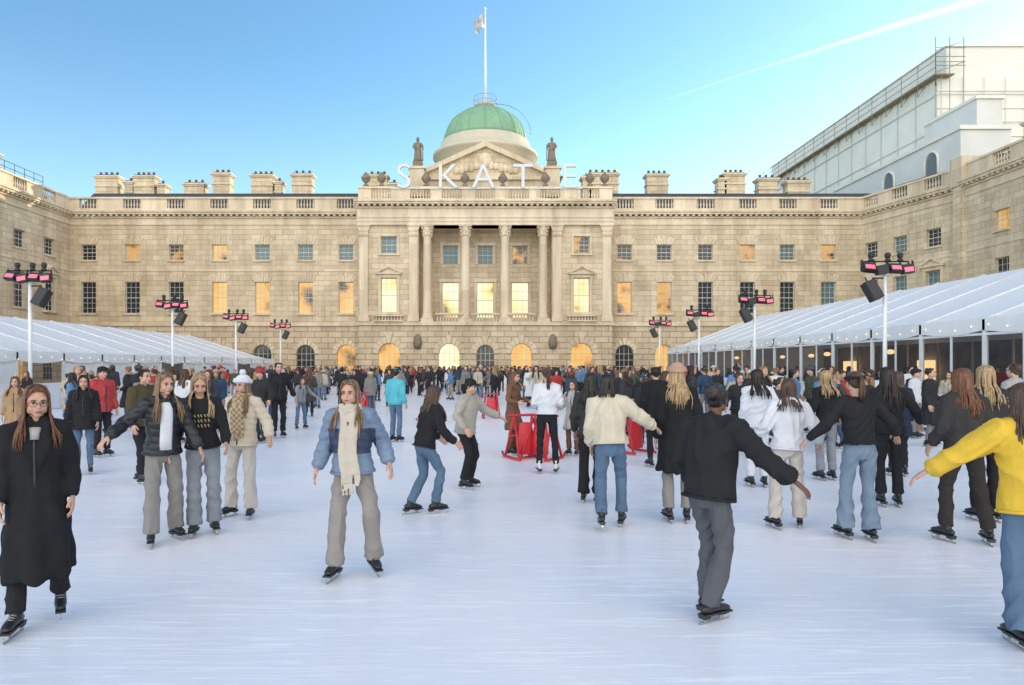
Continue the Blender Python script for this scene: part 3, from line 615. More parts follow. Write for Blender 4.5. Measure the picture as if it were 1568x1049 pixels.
def person(name,loc,yaw,H,top,legs,hair=('long',H_BRN,.35),hat=None,skin=0,lean=0,side=0,twist=0,
           fL=(.10,0,0,8,0),fR=(-.10,0,0,-8,0),hL=(.07,.07,-.51),hR=(.07,.07,-.51),head=(0,0),crouch=0,q=0,boots=None,bust=0,
           scarf=None,inner=None,glasses=False,gloves=None,join=False,seed=None,print_=None):
    seed=seed if seed is not None else R.random()*10
    rr=random.Random(int(seed*1000))
    vox=(.0115,.016,.026)[q]; s=H/1.75
    par=empty(name,(loc[0],loc[1],.006),rad(yaw))
    parts=[]
    S=lambda p:Vector(p)*s
    Z=Vector((0,0,1))
    hz=.97
    for f in (fL,fR):
        if f[2]<.04:
            hr=math.hypot(abs(f[0])-.09,f[1]); hz=min(hz,.16+f[2]+math.sqrt(max(.1,.812**2-hr*hr)))
    hz-=crouch
    P=Vector((0,0,hz)); U=Vector((math.sin(rad(side)),-math.sin(rad(lean)),math.cos(rad(lean)))).normalized()
    lat=Vector((math.cos(rad(twist)),math.sin(rad(twist)),0)); lat=(lat-U*lat.dot(U)).normalized(); F=lat.cross(U)
    latp=Vector((1,0,0))
    SH_=P+U*.50
    kn=[];an=[]
    for sg_,f in ((1,fL),(-1,fR)):
        hip=P+Vector((sg_*.085,0,-.0)); t=Vector((f[0],-f[1],.16+f[2])); yw=rad(f[3]); pole=Vector((math.sin(yw)*.8+sg_*.05,-1,.1))
        k,t=ik(hip,t,.415,.40,pole); kn.append((hip,k)); an.append(t)
    kr,hr=legs[1],legs[2]
    if legs[0] is not None:
        g=MB()
        g.tube([S(P+U*.13),S(P+U*.03),S(P-Z*.06),S(P-Z*.12)],[(.14*s,.105*s),(.16*s,.122*s),(.158*s,.12*s),(.11*s,.09*s)],14,lat=latp)
        for (hip,k),a in zip(kn,an):
            e_=a+(a-k).normalized()*(.035 if hr>.07 else .0)
            m1=hip.lerp(k,.5); m2=k.lerp(e_,.5)
            g.tube([S(hip+Z*.04),S(hip-Z*.05),S(m1),S(k),S(m2),S(k.lerp(e_,.9)),S(e_)],[.078*s,.088*s,(.080*s if kr<.074 else .084*s),kr*s,(kr*.6+hr*.4)*s,hr*s,hr*1.03*s],12)
        me=remesh(g,vox,4 if q<2 else 2,f_cloth(.0115 if hr>.07 else .009,30),seed)
        parts.append(('trousers',me,[legs[0]]))
    bm_,blade=boots or BOOT,BLADE
    g=MB(); gb=MB()
    for f,a in zip((fL,fR),an):
        yw=rad(f[3]); pt=rad(f[4]); 
        fd=Vector((math.sin(yw)*math.cos(pt),-math.cos(yw)*math.cos(pt),math.sin(pt))); la=Vector((math.cos(yw),math.sin(yw),0)); up=la.cross(fd)*-1
        if up.z<0: up=-up
        T=lambda x,y,z:S(a+fd*x+la*y+up*z)
        g.tube([T(-.012,0,.06),T(-.01,0,.03),T(-.005,0,0),T(.0,0,-.045)],[(.034*s,.038*s),(.038*s,.044*s),(.042*s,.052*s),(.04*s,.06*s)],10,lat=la)
        g.tube([T(-.07,0,-.055),T(-.03,0,-.05),T(.05,0,-.045),T(.11,0,-.058),T(.16,0,-.066)],[(.03*s,.032*s),(.036*s,.04*s),(.04*s,.038*s),(.044*s,.028*s),(.034*s,.02*s)],10,lat=la,rnd=True)
        for (x0,x1,z0,z1,wd,mi) in ((-.095,.185,-.098,-.084,.034,0),(-.095,-.03,-.118,-.098,.028,0),(.05,.14,-.108,-.098,.028,0),(-.075,-.05,-.145,-.118,.006,1),(.08,.12,-.145,-.108,.006,1),(-.12,.175,-.16,-.143,.0025,1)):
            c=[T(x,y*wd,z) for z in (z0,z1) for x,y in ((x0,-1),(x1,-1),(x1,1),(x0,1))]
            gb.add(c,[(0,3,2,1),(4,5,6,7),(0,1,5,4),(1,2,6,5),(2,3,7,6),(3,0,4,7)],mi)
        gb.tube([T(.175,0,-.152),T(.185,0,-.135),T(.18,0,-.115)],[.004*s]*3,4,mt=1)
        if q<2:
            for i in range(6):
                x=.085-.02*i if i<4 else .028; z=-.012+( -.018+.009*i if i<4 else .02+.028*(i-4))
                gb.tube([T(x,-.024,z),T(x+.008,0,z+.012),T(x,.024,z)],[.0035*s]*3,4,mt=2)
    me=remesh(g,vox*.8,2,None); parts.append(('skate_boots',me,[bm_]))
    parts.append(('skate_blades',gb.mesh('b'),[mat('skate_sole',(.03,.028,.026),.5),blade,LACE]))
    kind,tm,hem,blk=top[:4]; shw=.155 if not bust==2 else .18
    g=MB()
    rings=[(-.06,.160,.122),(.03,.155,.115),(.14,.136,.102),(.25,.146,.112),(.36,.160,.118),(.44,.152,.102),(.485,.12,.085),(.535,.062,.058)]
    if bust==2: rings=[(a,b*1.1,c*1.05) for a,b,c in rings]
    pts=[];rs=[]
    he=hem-.95
    if he<-.10:
        mid=(kn[0][1]+kn[1][1])/2; am=(an[0]+an[1])/2
        zt=hem; K=5
        for i in range(K):
            z=zt+(hz-.12-zt)*i/K
            if z<mid.z: t=(mid.z-z)/max(.01,mid.z-am.z); c=mid.lerp(am,t)
            else: t=(hz-z)/(hz-mid.z); c=P.lerp(mid,t)
            spy=abs(kn[0][1].y-kn[1][1].y)/2+abs(an[0].y-an[1].y)*.15
            w_=1-i/K
            pts.append(S(Vector((c.x,c.y,z)))); rs.append(((.175+.04*w_+blk)*s,(.14+.04*w_+spy*.5+blk)*s))
        rings=[r_ for r_ in rings if r_[0]>-.02]
    else:
        rings[0]=(he,.164,.126)
    for a,b,c in rings:
        e_=blk if a<.45 else blk*.6
        pts.append(S(P+U*a)); rs.append(((b+e_)*s,(c+e_)*s))
    g.tube(pts,rs,18,lat=lat)
    wr=[];el=[]
    for sg_,h in ((1,hL),(-1,hR)):
        sh=SH_+lat*(sg_*shw)-U*.025
        t=sh+lat*(sg_*h[0])+F*h[1]+Z*h[2]
        pole=-F*.8+lat*(sg_*.2)-Z*.4
        if len(h)>3: pole=lat*(sg_*h[3])+F*h[4]+Z*h[5]
        e,t=ik(sh,t,.28,.255,pole); wr.append(t); el.append(e)
        b=blk*.85; ce=t-(t-e).normalized()*.012
        g.tube([S(SH_+lat*(sg_*.07)-U*.005),S(sh),S(sh.lerp(e,.5)),S(e),S(e.lerp(ce,.5)),S(e.lerp(ce,.88)),S(ce)],
               [(.066+b*.4)*s,(.062+b)*s,(.053+b)*s,(.047+b)*s,(.043+b)*s,(.040+b*.8)*s,(.034+b*.3)*s],12)
    NK=P+U*.53
    if kind in('hoodie',):
        for k in range(9):
            a=math.pi*(k/8*1.5-.25)
            g.ell(S(NK+lat*(.08*math.cos(a))-F*(.07*math.sin(a)+.0)+U*(-.005+.02*math.sin(a))),(.038*s,.038*s,.042*s),8)
        g.ell(S(NK-F*.10-U*.06),(.11*s,.055*s,.10*s),10,X=(lat,F,U))
    elif kind in('coat','jacket','puffer'):
        for k in range(11):
            a=math.pi*(k/10*1.6-.3)
            g.ell(S(NK+lat*(.068*math.cos(a))-F*(.062*math.sin(a))+U*.012),(.022*s,.022*s,.045*s),8,X=(lat,F,U))
    if kind=='coat':
        for sg_ in (1,-1):
            g.tube([S(NK+lat*sg_*.06+F*.06),S(P+U*.40+F*(.115+blk)+lat*sg_*.07),S(P+U*.2+F*(.108+blk)+lat*sg_*.02)],[(.03*s,.012*s),(.045*s,.014*s),(.015*s,.012*s)],8,lat=lat)
    fold={'puffer':f_puff(),'coat':f_coat(.017),'hoodie':f_cloth(.014,26),'jacket':f_cloth(.012,24),'sweater':f_cloth(.010,30)}[kind]
    me=remesh(g,vox,4 if q<2 else 2,fold,seed)
    tmats=[tm]
    if len(top)>4 and top[4]:
        tmats.append(top[4][0]); lo,hi=top[4][1],top[4][2]; nP=len(me.polygons)
        cc=np.empty(nP*3,np.float32); me.polygons.foreach_get('center',cc); cc=cc.reshape(-1,3)
        me.polygons.foreach_set('material_index',((cc[:,2]>lo*s)&(cc[:,2]<hi*s)&(np.abs(cc[:,0])<.21*s)).astype(np.int32))
    parts.append((kind if kind!='puffer' else 'padded_jacket',me,tmats))
    gx=MB()
    if he>=-.10 and kind!='coat':
        n=28
        c0=P+U*he; gx.tube([S(c0+lat*((.162+blk)*math.cos(2*math.pi*i/n))+F*((.124+blk)*math.sin(2*math.pi*i/n))) for i in range(n+1)],[.012*s]*(n+1),6,mt=0)
    for w_,e in zip(wr,el):
        d_=(w_-e).normalized(); gx.tube([S(w_-d_*.045),S(w_-d_*.015),S(w_-d_*.005)],[(.036+blk*.45)*s,(.034+blk*.3)*s,(.03)*s],12,mt=0)
    if kind in('jacket','puffer','coat') :
        o_=.004
        rg=[r_ for r_ in rings if r_[0]<.47]
        gx.tube([S(P+U*a+F*(c+blk+o_)) for a,b,c in rg],[(.009*s,.004*s)]*len(rg),6,lat=lat,mt=1)
    if inner:
        z_=[(.02,.108),(.14,.100),(.25,.112),(.36,.116),(.44,.096),(.5,.065)] if inner[1]=='open' else [(.42,.092),(.46,.084),(.5,.062)]
        wv=.06 if inner[1]=='open' else .03
        gx.tube([S(P+U*a+F*(c+blk+.002)) for a,c in z_],[(wv*s,.026*s)]*(len(z_)-1)+[(.04*s,.02*s)],10,lat=lat,mt=2)
    if print_:
        for r_ in range(3):
            for k in range(6):
                x=(k-2.5)*.034+rr.uniform(-.004,.004); a_=.36-.055*r_
                gx.tube([S(P+U*(a_+.016)+lat*(x-.006)+F*(.120+blk+.004)),S(P+U*(a_-.016)+lat*(x+.006)+F*(.120+blk+.004))],[(.008*s,.006*s)]*2,5,mt=3)
    parts.append(('trim',gx.mesh('x'),[tm,mat('zip_dark',(.03,.03,.03),.5),inner[0] if inner else tm,print_ or tm]))
    hy,hp=rad(head[0]),rad(head[1])
    Uh=(U*.35+Z*.65).normalized(); l0=(lat-Uh*lat.dot(Uh)).normalized()
    Q=Quaternion(Uh,hy); Lh=Q@l0; Q2=Quaternion(Lh,hp); Uh=Q2@Uh; Fh=Lh.cross(Uh)
    Hc=P+U*.585+Z*.10+F*.015+ (Fh*.015)
    X=(Lh,-Fh,Uh)
    T=lambda x,y,z:S(Hc+Lh*x-Fh*y+Uh*z)
    g=MB(); sk=SK[skin]
    def E(c,r,n=12,mt=0,G=None): (G or g).ell(T(*c),(r[0]*s,r[1]*s,r[2]*s),n,mt,X=X)
    E((0,.012,.025),(.072,.092,.085),16); E((0,-.03,-.032),(.058,.058,.066),14); E((0,-.058,-.083),(.026,.026,.022)); 
    for x in (-1,1):
        E((x*.034,-.055,-.035),(.026,.026,.026)); E((x*.048,-.005,-.058),(.018,.04,.028)); E((x*.074,.005,-.012),(.009,.02,.03),8); E((x*.03,-.072,.028),(.026,.014,.012))
    g.tube([T(0,-.082,.012),T(0,-.096,-.01),T(0,-.106,-.028)],[.008*s,.009*s,.0118*s],8,rnd=True)
    E((0,-.084,-.058),(.024,.014,.016))
    g.tube([S(P+U*.46),S(P+U*.53),S(Hc-Uh*.06+Fh*-.015)],[.058*s,.048*s,.047*s],12,lat=lat)
    me=remesh(g,(.0065,.009,.02)[q],3,None); parts.append(('head',me,[sk]))
    g=MB()
    for x in (-1,1):
        E((x*.030,-.0785,.003),(.013,.008,.007),10,0,g); E((x*.030,-.0850,.003),(.0072,.0035,.0068),8,1,g)
        g.tube([T(x*.015,-.091,.021),T(x*.030,-.092,.026),T(x*.046,-.081,.021)],[.003*s,.0036*s,.0022*s],5,mt=2)
        g.tube([T(x*.017,-.086,.009),T(x*.030,-.089,.0115),T(x*.044,-.080,.008)],[.0018*s]*3,4,mt=1)
    g.tube([T(-.02,-.089,-.058),T(-.007,-.097,-.0555),T(0,-.0975,-.057),T(.007,-.097,-.0555),T(.02,-.089,-.058)],[.0025*s,.0045*s,.004*s,.0045*s,.0025*s],6,mt=3)
    g.tube([T(-.017,-.089,-.063),T(0,-.096,-.065),T(.017,-.089,-.063)],[.0025*s,.0055*s,.0025*s],6,mt=3)
    if glasses:
        for x in (-1,1):
            g.tube([T(x*.034+.024*math.cos(a),-.103,.0+.021*math.sin(a)) for a in [i*math.pi/8 for i in range(17)]],[.0022*s]*17,5,mt=4)
            g.tube([T(x*.058,-.103,.004),T(x*.078,0,.0)],[.002*s]*2,4,mt=4)
        g.tube([T(-.01,-.103,.003),T(.01,-.103,.003)],[.002*s]*2,4,mt=4)
    hm=hair[1] if hair else H_BRN
    parts.append(('face_features',g.mesh('f'),[EYW,EYD,H_BRN if hm is not H_DK else H_DK,LIP,mat('glasses_frame',(.2,.12,.05),.3,metal=.6)]))
    if hair:
        st,hm=hair[0],hair[1]; ln=hair[2] if len(hair)>2 else .3
        g=MB()
        E((0,.026,.038),(.079,.092,.082),16,0,g); E((0,-.018,.084),(.056,.044,.03),10,0,g)
        for x in(-1,1): E((x*.064,.016,.02),(.018,.05,.05),8,0,g)
        E((0,.045,-.012),(.062,.058,.06),10,0,g)
        if st=='bun':
            E((0,.125,.045),(.06,.055,.06),12,0,g)
            for i in range(70):
                v=Vector((rr.gauss(0,1),rr.gauss(0,1),rr.gauss(0,1))).normalized(); E((v.x*.055,.125+v.y*.05,.045+v.z*.055),(.014,.014,.014),6,0,g)
                if v.y>-.2: E((v.x*.08,.026+v.y*.092,.04+v.z*.082),(.012,.012,.012),6,0,g)
        me=remesh(g,(.009,.012,.024)[q],2,(lambda c,sd_:.0015*np.sin(c[:,0]*300)) if q==0 else None)
        parts.append(('hair_cap',me,[hm]))
        g=MB(); ns={'long':(190,80,16),'bob':(130,60,14),'ponytail':(60,40,12),'bun':(0,0,0),'short':(50,24,5)}[st][q]
        rw_=(.0055,.009,.024)[q]
        for i in range(ns):
            if st in('long','bob'):
                ph=(rr.random()*2-1)*rad(112) if i%5>1 else (1 if i%2 else -1)*rad(rr.uniform(72,116)); x=math.sin(ph); y=math.cos(ph)
                L1=ln*(.78+.28*rr.random()); j=lambda a:(rr.random()-.5)*a
                wv=.008; fz=rr.random()*6; out=1+.08*rr.random()
                pr=[(.28,.122),(.68,.104),(.94,.05),(.99,-.02),(.98*out,-.09)]
                pp=[T(x*.084*r_+j(.004),.014+y*.100*r_,z_) for r_,z_ in pr]
                zz=-.09; k=0
                while zz>-L1+.02:
                    zz-=.06; k+=1; o2=min(1.0,(-zz-.09)/.14)
                    bx=x*(.082*out+.028*o2); by=.014+y*(.098*out)+(.05*o2 if y>-.1 else -.05*o2 -blk*o2)
                    if y>-.1: by+=(blk*.8+(.075 if kind=='hoodie' else 0))*o2
                    if abs(ph)>1.2: bx+= ((1 if x>0 else -1)*(.01)+(fz-3)*.009)*o2; by+=(math.sin(fz*7)*.018)*o2
                    q_=S(Hc)+S((Lh*(bx+wv*math.sin(k*1.1+fz)))-Fh*(by+wv*math.cos(k*1.3+fz)))+S(Z*(zz)); pp.append(q_)
                w0=[rw_*s*.8]+[rw_*s]*(len(pp)-2)+[rw_*s*.35]
                g.tube(pp,w0,4 if q else 5)
            elif st=='ponytail':
                j=lambda a:(rr.random()-.5)*a
                if i%2:
                    ph=(rr.random()*2-1)*2.6; x=math.sin(ph); y=math.cos(ph)
                    g.tube([T(x*.081,.012+y*.096-.0,.03+j(.06)),T(x*.07,.04+y*.07,.07),T(0+j(.02),.118,.055)],[rw_*s]*3,4)
                else:
                    a,b=j(.05),j(.04)
                    g.tube([T(0,.112,.055),T(a*.5,.145,.05),T(a,.15+b,-.03),T(a*1.2,.14+b,-.12),T(a*1.1,.135+b,-ln*(.8+.3*rr.random()))],[rw_*s*1.3,rw_*s*1.7,rw_*s*1.7,rw_*s*1.5,rw_*s*.5],4)
            else:
                ph=(rr.random()*2-1)*2.0; x=math.sin(ph); y=math.cos(ph); z0=rr.random()*.08
                g.tube([T(x*.06,.015+y*.07,.11),T(x*.081,.018+y*.096,z0+.02),T(x*.08,.02+y*.095,z0-.045)],[rw_*s*.9]*2+[rw_*s*.4],4)
        if st in('long','bob','ponytail') and q<2:
            for i in range(44):
                sx=1 if i%2 else -1; t_=rr.random()
                g.tube([T(.008*sx,-.045-.02*t_,.115-.015*t_),T(sx*.042,-.078+.03*t_,.088-.015*t_),T(sx*.073,-.04+.03*t_,.03),T(sx*.079,-.005+.02*t_,-.05 if st!='ponytail' else .0)],[rw_*s*.7]*3+[rw_*s*.4],4)
        if len(g.v): parts.append(('hair_strands',g.mesh('h'),[hm]))
    if hat:
        g=MB(); hk,hmat=hat[0],hat[1]
        if hk=='beanie':
            E((0,.014,.06),(.090,.106,.082),16,0,g)
            n=24
            g.tube([T(.09*math.cos(2*math.pi*i/n),.012+.108*math.sin(2*math.pi*i/n),.05+.012*math.sin(2*math.pi*i/n)*-1) for i in range(n+1)],[.022*s]*(n+1),8)
            g.tube([T(.089*math.cos(2*math.pi*i/n),.012+.107*math.sin(2*math.pi*i/n),.07+.012*math.sin(2*math.pi*i/n)*-1) for i in range(n+1)],[.018*s]*(n+1),8)
            if len(hat)>2 and hat[2]:
                for i in range(40 if q<2 else 8):
                    v=Vector((rr.gauss(0,1),rr.gauss(0,1),rr.gauss(0,1))).normalized()*.03; g.ell(T(v.x,v.y+.01,.165+v.z),(.014*s,.014*s,.014*s),5,0)
                g.ell(T(0,.01,.165),(.034*s,)*3,8,0)
        elif hk=='cap':
            E((0,.012,.05),(.084,.100,.08),16,0,g); g.tube([T(0,-.075,.055),T(0,-.12,.045),T(0,-.155,.035)],[(.07*s,.008*s),(.065*s,.006*s),(.04*s,.005*s)],12,lat=Lh)
        elif hk=='band':
            n=24; g.tube([T(.086*math.cos(2*math.pi*i/n),.014+.104*math.sin(2*math.pi*i/n),.045) for i in range(n+1)],[.016*s]*(n+1),8)
        parts.append(('hat',g.mesh('hat'),[hmat]))
    if scarf:
        g=MB(); n=20; B=blk
        for lv in range(2):
            g.tube([S(NK+U*(.002+.032*lv)+lat*((.09-.012*lv)*math.cos(2*math.pi*i/n))+F*((.082)*math.sin(2*math.pi*i/n)+.012)+U*.012*math.sin(i*1.7)) for i in range(n+1)],[.032*s]*(n+1),8)
        for x,l_ in ((-.045,scarf[1]),(.05,scarf[1]*.88)):
            K=7; pl=[S(NK+lat*(x*.8+.012*math.sin(k*1.3))+F*(.09+ (.045+B)*min(1,k/2))-U*(l_*k/(K-1))) for k in range(K)]
            g.tube(pl,[(.048*s,.018*s)]*K,10,lat=lat)
            for i in range(6):
                d0=pl[-1]+lat*((i-2.5)*.017*s); g.tube([d0+Z*.02*s,d0-Z*.05*s+lat*rr.uniform(-.008,.008),d0-Z*.11*s+lat*rr.uniform(-.02,.02)],[.0075*s,.0075*s,.006*s],6)
        parts.append(('scarf',remesh(g,.006,1,f_cloth(.004,50),seed) if q==0 else g.mesh('s'),[scarf[0]]))
    g=MB()
    for sg_,w_,e in ((1,wr[0],el[0]),(-1,wr[1],el[1])):
        d_=(w_-e).normalized(); sv=(F-d_*F.dot(d_)); sv=sv.normalized() if sv.length>.2 else (Z-d_*Z.dot(d_)).normalized()
        nv=d_.cross(sv); 
        if nv.dot(lat*(-sg_)*.6-Z*.6)<0: nv=-nv
        hp_=lambda a,b,c:S(w_+d_*a+sv*b+nv*c)
        g.tube([hp_(-.035,0,0),hp_(.0,0,0),hp_(.03,.002,0),hp_(.065,0,.003),hp_(.088,0,.006)],[(.024*s,.02*s),(.025*s,.018*s),(.036*s,.016*s),(.040*s,.014*s),(.037*s,.011*s)],10,lat=sv)
        for o_,l_ in ((.029,.068),(.0095,.078),(-.0105,.072),(-.029,.054)):
            c=Vector((.082,o_,.004)); pl=[hp_(*c)]; bend=(.25,.55,.85)
            for k in range(3):
                b=bend[k]+rr.uniform(-.1,.1); ll=l_*(.42,.32,.26)[k]; c=c+Vector((math.cos(b)*ll,o_*.06,math.sin(b)*ll)); pl.append(hp_(*c))
            g.tube(pl,[.0092*s,.0088*s,.008*s,.0062*s],7,rnd=True)
        g.tube([hp_(.012,.024,.002),hp_(.04,.047,.012),hp_(.066,.056,.022),hp_(.088,.058,.03)],[.014*s,.012*s,.0105*s,.008*s],7,rnd=True)
    if q==0: me=remesh(g,.0042,1,None)
    else: me=g.mesh('hands')
    parts.append(('hands',me,[gloves or sk]))
    if join:
        vs=[];fs=[];ms=[];mats=[];off=0
        for nm,me,mm in parts:
            b=len(mats); mats+=mm
            vs+= [tuple(v.co) for v in me.vertices]
            for p_ in me.polygons: fs.append(tuple(off+i for i in p_.vertices)); ms.append(b+p_.material_index)
            off+=len(me.vertices); bpy.data.meshes.remove(me)
        me=bpy.data.meshes.new(name); me.from_pydata(vs,[],fs); me.polygons.foreach_set('material_index',ms); me.polygons.foreach_set('use_smooth',[True]*len(fs))
        for m_ in mats: me.materials.append(m_)
        me.update(); bpy.data.objects.remove(par); return me
    for nm,me,mm in parts: me.name=nm; addobj(me,nm,mm,par)
    return par
C=cloth
BKW=C('wool_black',(.019,.019,.021),.95,120,.3); BKC=C('cotton_black',(.022,.022,.025)); BKP=mat('nylon_black',(.015,.015,.018),.45,10,.2,30,.2)
GYS=C('sweatpants_grey',(.25,.235,.225)); GYD=C('trousers_dark_grey',(.10,.10,.115)); BGS=C('sweatpants_taupe',(.29,.26,.245)); CRM=C('fleece_cream',(.62,.54,.42),.95,90,.8); PNT=C('trousers_offwhite',(.52,.47,.43))
WHT=C('cotton_white',(.68,.68,.72)); DNL=denim('denim_light',(.19,.25,.33)); DNB=denim('denim_blue',(.11,.17,.26)); DNG=denim('denim_grey',(.26,.28,.31)); DNN=denim('denim_navy',(.05,.09,.17))
JBL=mat('padded_blue_grey',(.17,.23,.34),.6,6,.2,40,.3); NVY=mat('padded_navy',(.035,.05,.10),.6,6,.2,40,.3)
SCW=C('scarf_cream',(.56,.49,.41),.95,150,.8); YEL=C('cardigan_yellow',(.72,.46,.055),.95,90,.7); KNG=C('knit_oatmeal',(.42,.38,.33),.95,120,.8); BRN=C('coat_brown',(.17,.09,.055)); CAM=C('coat_camel',(.38,.25,.14)); TEA=mat('jacket_teal',(.08,.42,.5),.6,8,.1); REDJ=mat('jacket_red',(.42,.03,.035),.6,8,.15); OLV=C('jacket_olive',(.08,.065,.035)); CHG=C('jacket_charcoal',(.045,.042,.042)); BEI=C('beanie_rose_beige',(.5,.3,.22),.95,80,.8); GRC=C('coat_light_grey',(.4,.38,.36))
GLD=C('print_gold',(.35,.3,.14))
PL,nt,p=newmat('scarf_plaid'); tc=nt.nodes.new('ShaderNodeTexCoord'); ck=nt.nodes.new('ShaderNodeTexChecker'); ck.inputs['Scale'].default_value=30; ck.inputs[1].default_value=(.45,.35,.24,1); ck.inputs[2].default_value=(.27,.17,.10,1); nt.links.new(tc.outputs['Object'],ck.inputs[0]); nt.links.new(ck.outputs[0],p.inputs['Base Color']); p.inputs['Roughness'].default_value=.95
W_=(.074,.085); SL=(.060,.054); RG=(.066,.068)
wide=lambda m:(m,*W_); slim=lambda m:(m,*SL); reg=lambda m:(m,*RG)
person('woman_in_long_black_coat',(-3.18,4.85),22,1.70,('coat',BKW,.42,.022),reg(BKC),('long',H_RED,.30),lean=3,twist=4,fR=(-.10,.16,0,-10,0),fL=(.12,-.14,.05,10,-14),hL=(.07,.02,-.50),hR=(.05,.08,-.50),head=(14,6),glasses=True,inner=(GRC,'neck'),seed=1.1)
person('woman_in_black_padded_jacket',(-3.38,7.15),38,1.76,('puffer',BKP,.92,.026),wide(GYS),('long',H_DBL,.36),lean=6,fR=(-.13,.10,0,-14,0),fL=(.14,-.06,0,12,0),hR=(.38,.10,-.30),hL=(.16,.16,-.45),head=(14,4),inner=(WHT,'open'),seed=2.2)
person('woman_in_black_print_hoodie',(-3.10,7.5),18,1.75,('hoodie',BKC,.95,.02),wide(DNG),('long',H_BL,.30),lean=8,side=-3,fR=(-.08,.08,0,-8,0),fL=(.11,-.04,.0,14,0),hR=(.12,.2,-.44),hL=(.12,.18,-.42),head=(10,16),seed=3.3,print_=GLD)
person('woman_in_white_bobble_hat',(-2.97,8.35),-6,1.70,('puffer',CRM,.90,.028),wide(PNT),('long',H_DBL,.34),hat=('beanie',WHT,True),lean=3,side=3,fR=(-.15,.0,0,-18,0),fL=(.14,.06,0,14,0),hR=(.06,.14,-.44),hL=(.24,.12,-.40),head=(-16,2),scarf=(PL,.42),seed=4.4)
person('woman_in_blue_padded_jacket',(-1.16,5.98),4,1.70,('puffer',JBL,.93,.034,(NVY,1.12,1.34)),wide(BGS),('long',H_DBL,.34),lean=2,side=-2,twist=-4,fR=(-.15,.06,0,-16,0),fL=(.18,-.06,.03,24,-10),hR=(.13,.08,-.45),hL=(.2,.04,-.43),head=(-6,0),scarf=(SCW,.62),seed=5.5)
person('woman_in_short_black_jacket',(-.76,8.5),122,1.64,('jacket',BKC,.93,.022),reg(DNB),('long',H_BRN,.34),lean=12,fR=(-.09,.12,0,-6,0),fL=(.08,-.16,.0,6,-4),hR=(.1,.24,-.38),hL=(.08,.26,-.36),head=(8,12),crouch=.04,seed=6.6)
person('man_in_oatmeal_jumper',(-.30,10.3),62,1.66,('sweater',KNG,.90,.034),reg(BKC),('short',H_DK),hat=('cap',BKC),bust=2,lean=7,fR=(-.13,.05,0,-10,0),fL=(.13,.0,0,14,0),hR=(.10,.1,-.44),hL=(.30,.30,-.26),head=(0,8),crouch=.03,seed=7.7)
person('woman_in_white_sweatshirt',(1.06,11.7),176,1.79,('sweater',WHT,.98,.018),slim(BKC),('ponytail',H_BRN,.30),lean=2,fR=(-.15,0,0,-10,0),fL=(.13,.0,0,10,0),hR=(.04,.22,-.30),hL=(.04,.20,-.34),head=(10,0),boots=BOOTW,seed=8.8)
person('woman_in_brown_coat',(.56,14.1),60,1.70,('coat',BRN,.55,.012),reg(BRN),('long',H_RED,.25),lean=3,hR=(.1,.25,-.3),hL=(.1,.25,-.3),q=1,seed=9)
person('woman_in_grey_coat',(1.8,14.0),-30,1.52,('coat',GRC,.62,.02),reg(BRN),('long',H_BRN,.25),q=1,hR=(.1,.22,-.33),hL=(.1,.15,-.4),seed=10)
person('man_in_teal_jacket',(-2.17,16.5),150,1.75,('jacket',TEA,.90,.03),reg(DNB),('short',H_DK),hat=('cap',TEA),bust=2,q=1,seed=11)
person('tall_man_in_black',(-5.3,17.5),30,1.9,('jacket',BKC,.88,.025),reg(BKC),('short',H_DK),bust=2,q=1,seed=12,hL=(.2,.0,-.48))
person('girl_in_denim_jacket',(-5.35,19.8),40,1.5,('jacket',DNG,.93,.02),reg(DNB),('long',H_BRN,.3),q=1,lean=10,fR=(-.2,.1,0,-10,0),fL=(.2,-.1,0,10,0),hL=(.3,.2,-.3),seed=13)
person('woman_in_dark_parka',(-6.82,11.6),25,1.66,('puffer',BKC,.80,.03),slim(DNB),('long',H_DK,.32),q=1,hR=(.1,.06,-.48),lean=3,seed=14)
person('man_in_red_jacket',(-7.75,13.8),60,1.8,('jacket',REDJ,.88,.03),reg(BKC),('short',H_DK),hat=('cap',BKC),bust=2,q=1,seed=15)
person('man_in_olive_jacket',(-5.4,10.7),70,1.78,('jacket',OLV,.90,.03),reg(BKC),('short',H_DK),bust=2,q=1,lean=5,fR=(-.1,.14,0,-8,0),fL=(.1,-.12,0,8,0),hL=(.12,.2,-.42),seed=16)
person('girl_in_camel_coat',(-9.5,13.8),20,1.6,('coat',CAM,.7,.02),slim(BKC),('long',H_RED,.3),q=1,seed=17)
person('woman_in_cream_fleece',(1.42,7.75),168,1.76,('jacket',CRM,.97,.040),reg(DNB),('bob',H_DK,.16),lean=7,side=3,fR=(-.12,.14,0,-8,0),fL=(.09,-.16,.03,8,-10),hL=(.05,.10,-.48),hR=(.36,.22,-.28),head=(-30,4),crouch=.02,seed=18)
person('woman_in_dark_jacket',(1.42,9.2),160,1.72,('jacket',CHG,.88,.02),wide(BKC),('long',H_DK,.34),q=1,hL=(.1,.1,-.48),seed=19)
person('woman_in_long_dark_coat',(2.27,8.05),176,1.84,('coat',BKW,.58,.02),reg(GYS),('long',H_BL,.34),hat=('beanie',BEI,False),lean=2,hR=(.1,.1,-.48),seed=20,q=0)
person('man_in_black_hoodie',(1.63,4.98),128,1.72,('hoodie',BKC,.90,.038),(GYD,.074,.072),('bun',H_DK),skin=1,lean=8,fR=(-.06,-.06,0,-10,0),fL=(.07,.08,.0,2,0),hL=(.08,.12,-.44),hR=(.38,.12,-.33),head=(16,4),crouch=.02,bust=2,seed=21)
person('girl_in_white_print_hoodie',(4.15,10.4),176,1.76,('hoodie',WHT,.90,.03),reg(WHT),('long',H_DK,.28),q=1,hR=(.2,.1,-.42),seed=22)
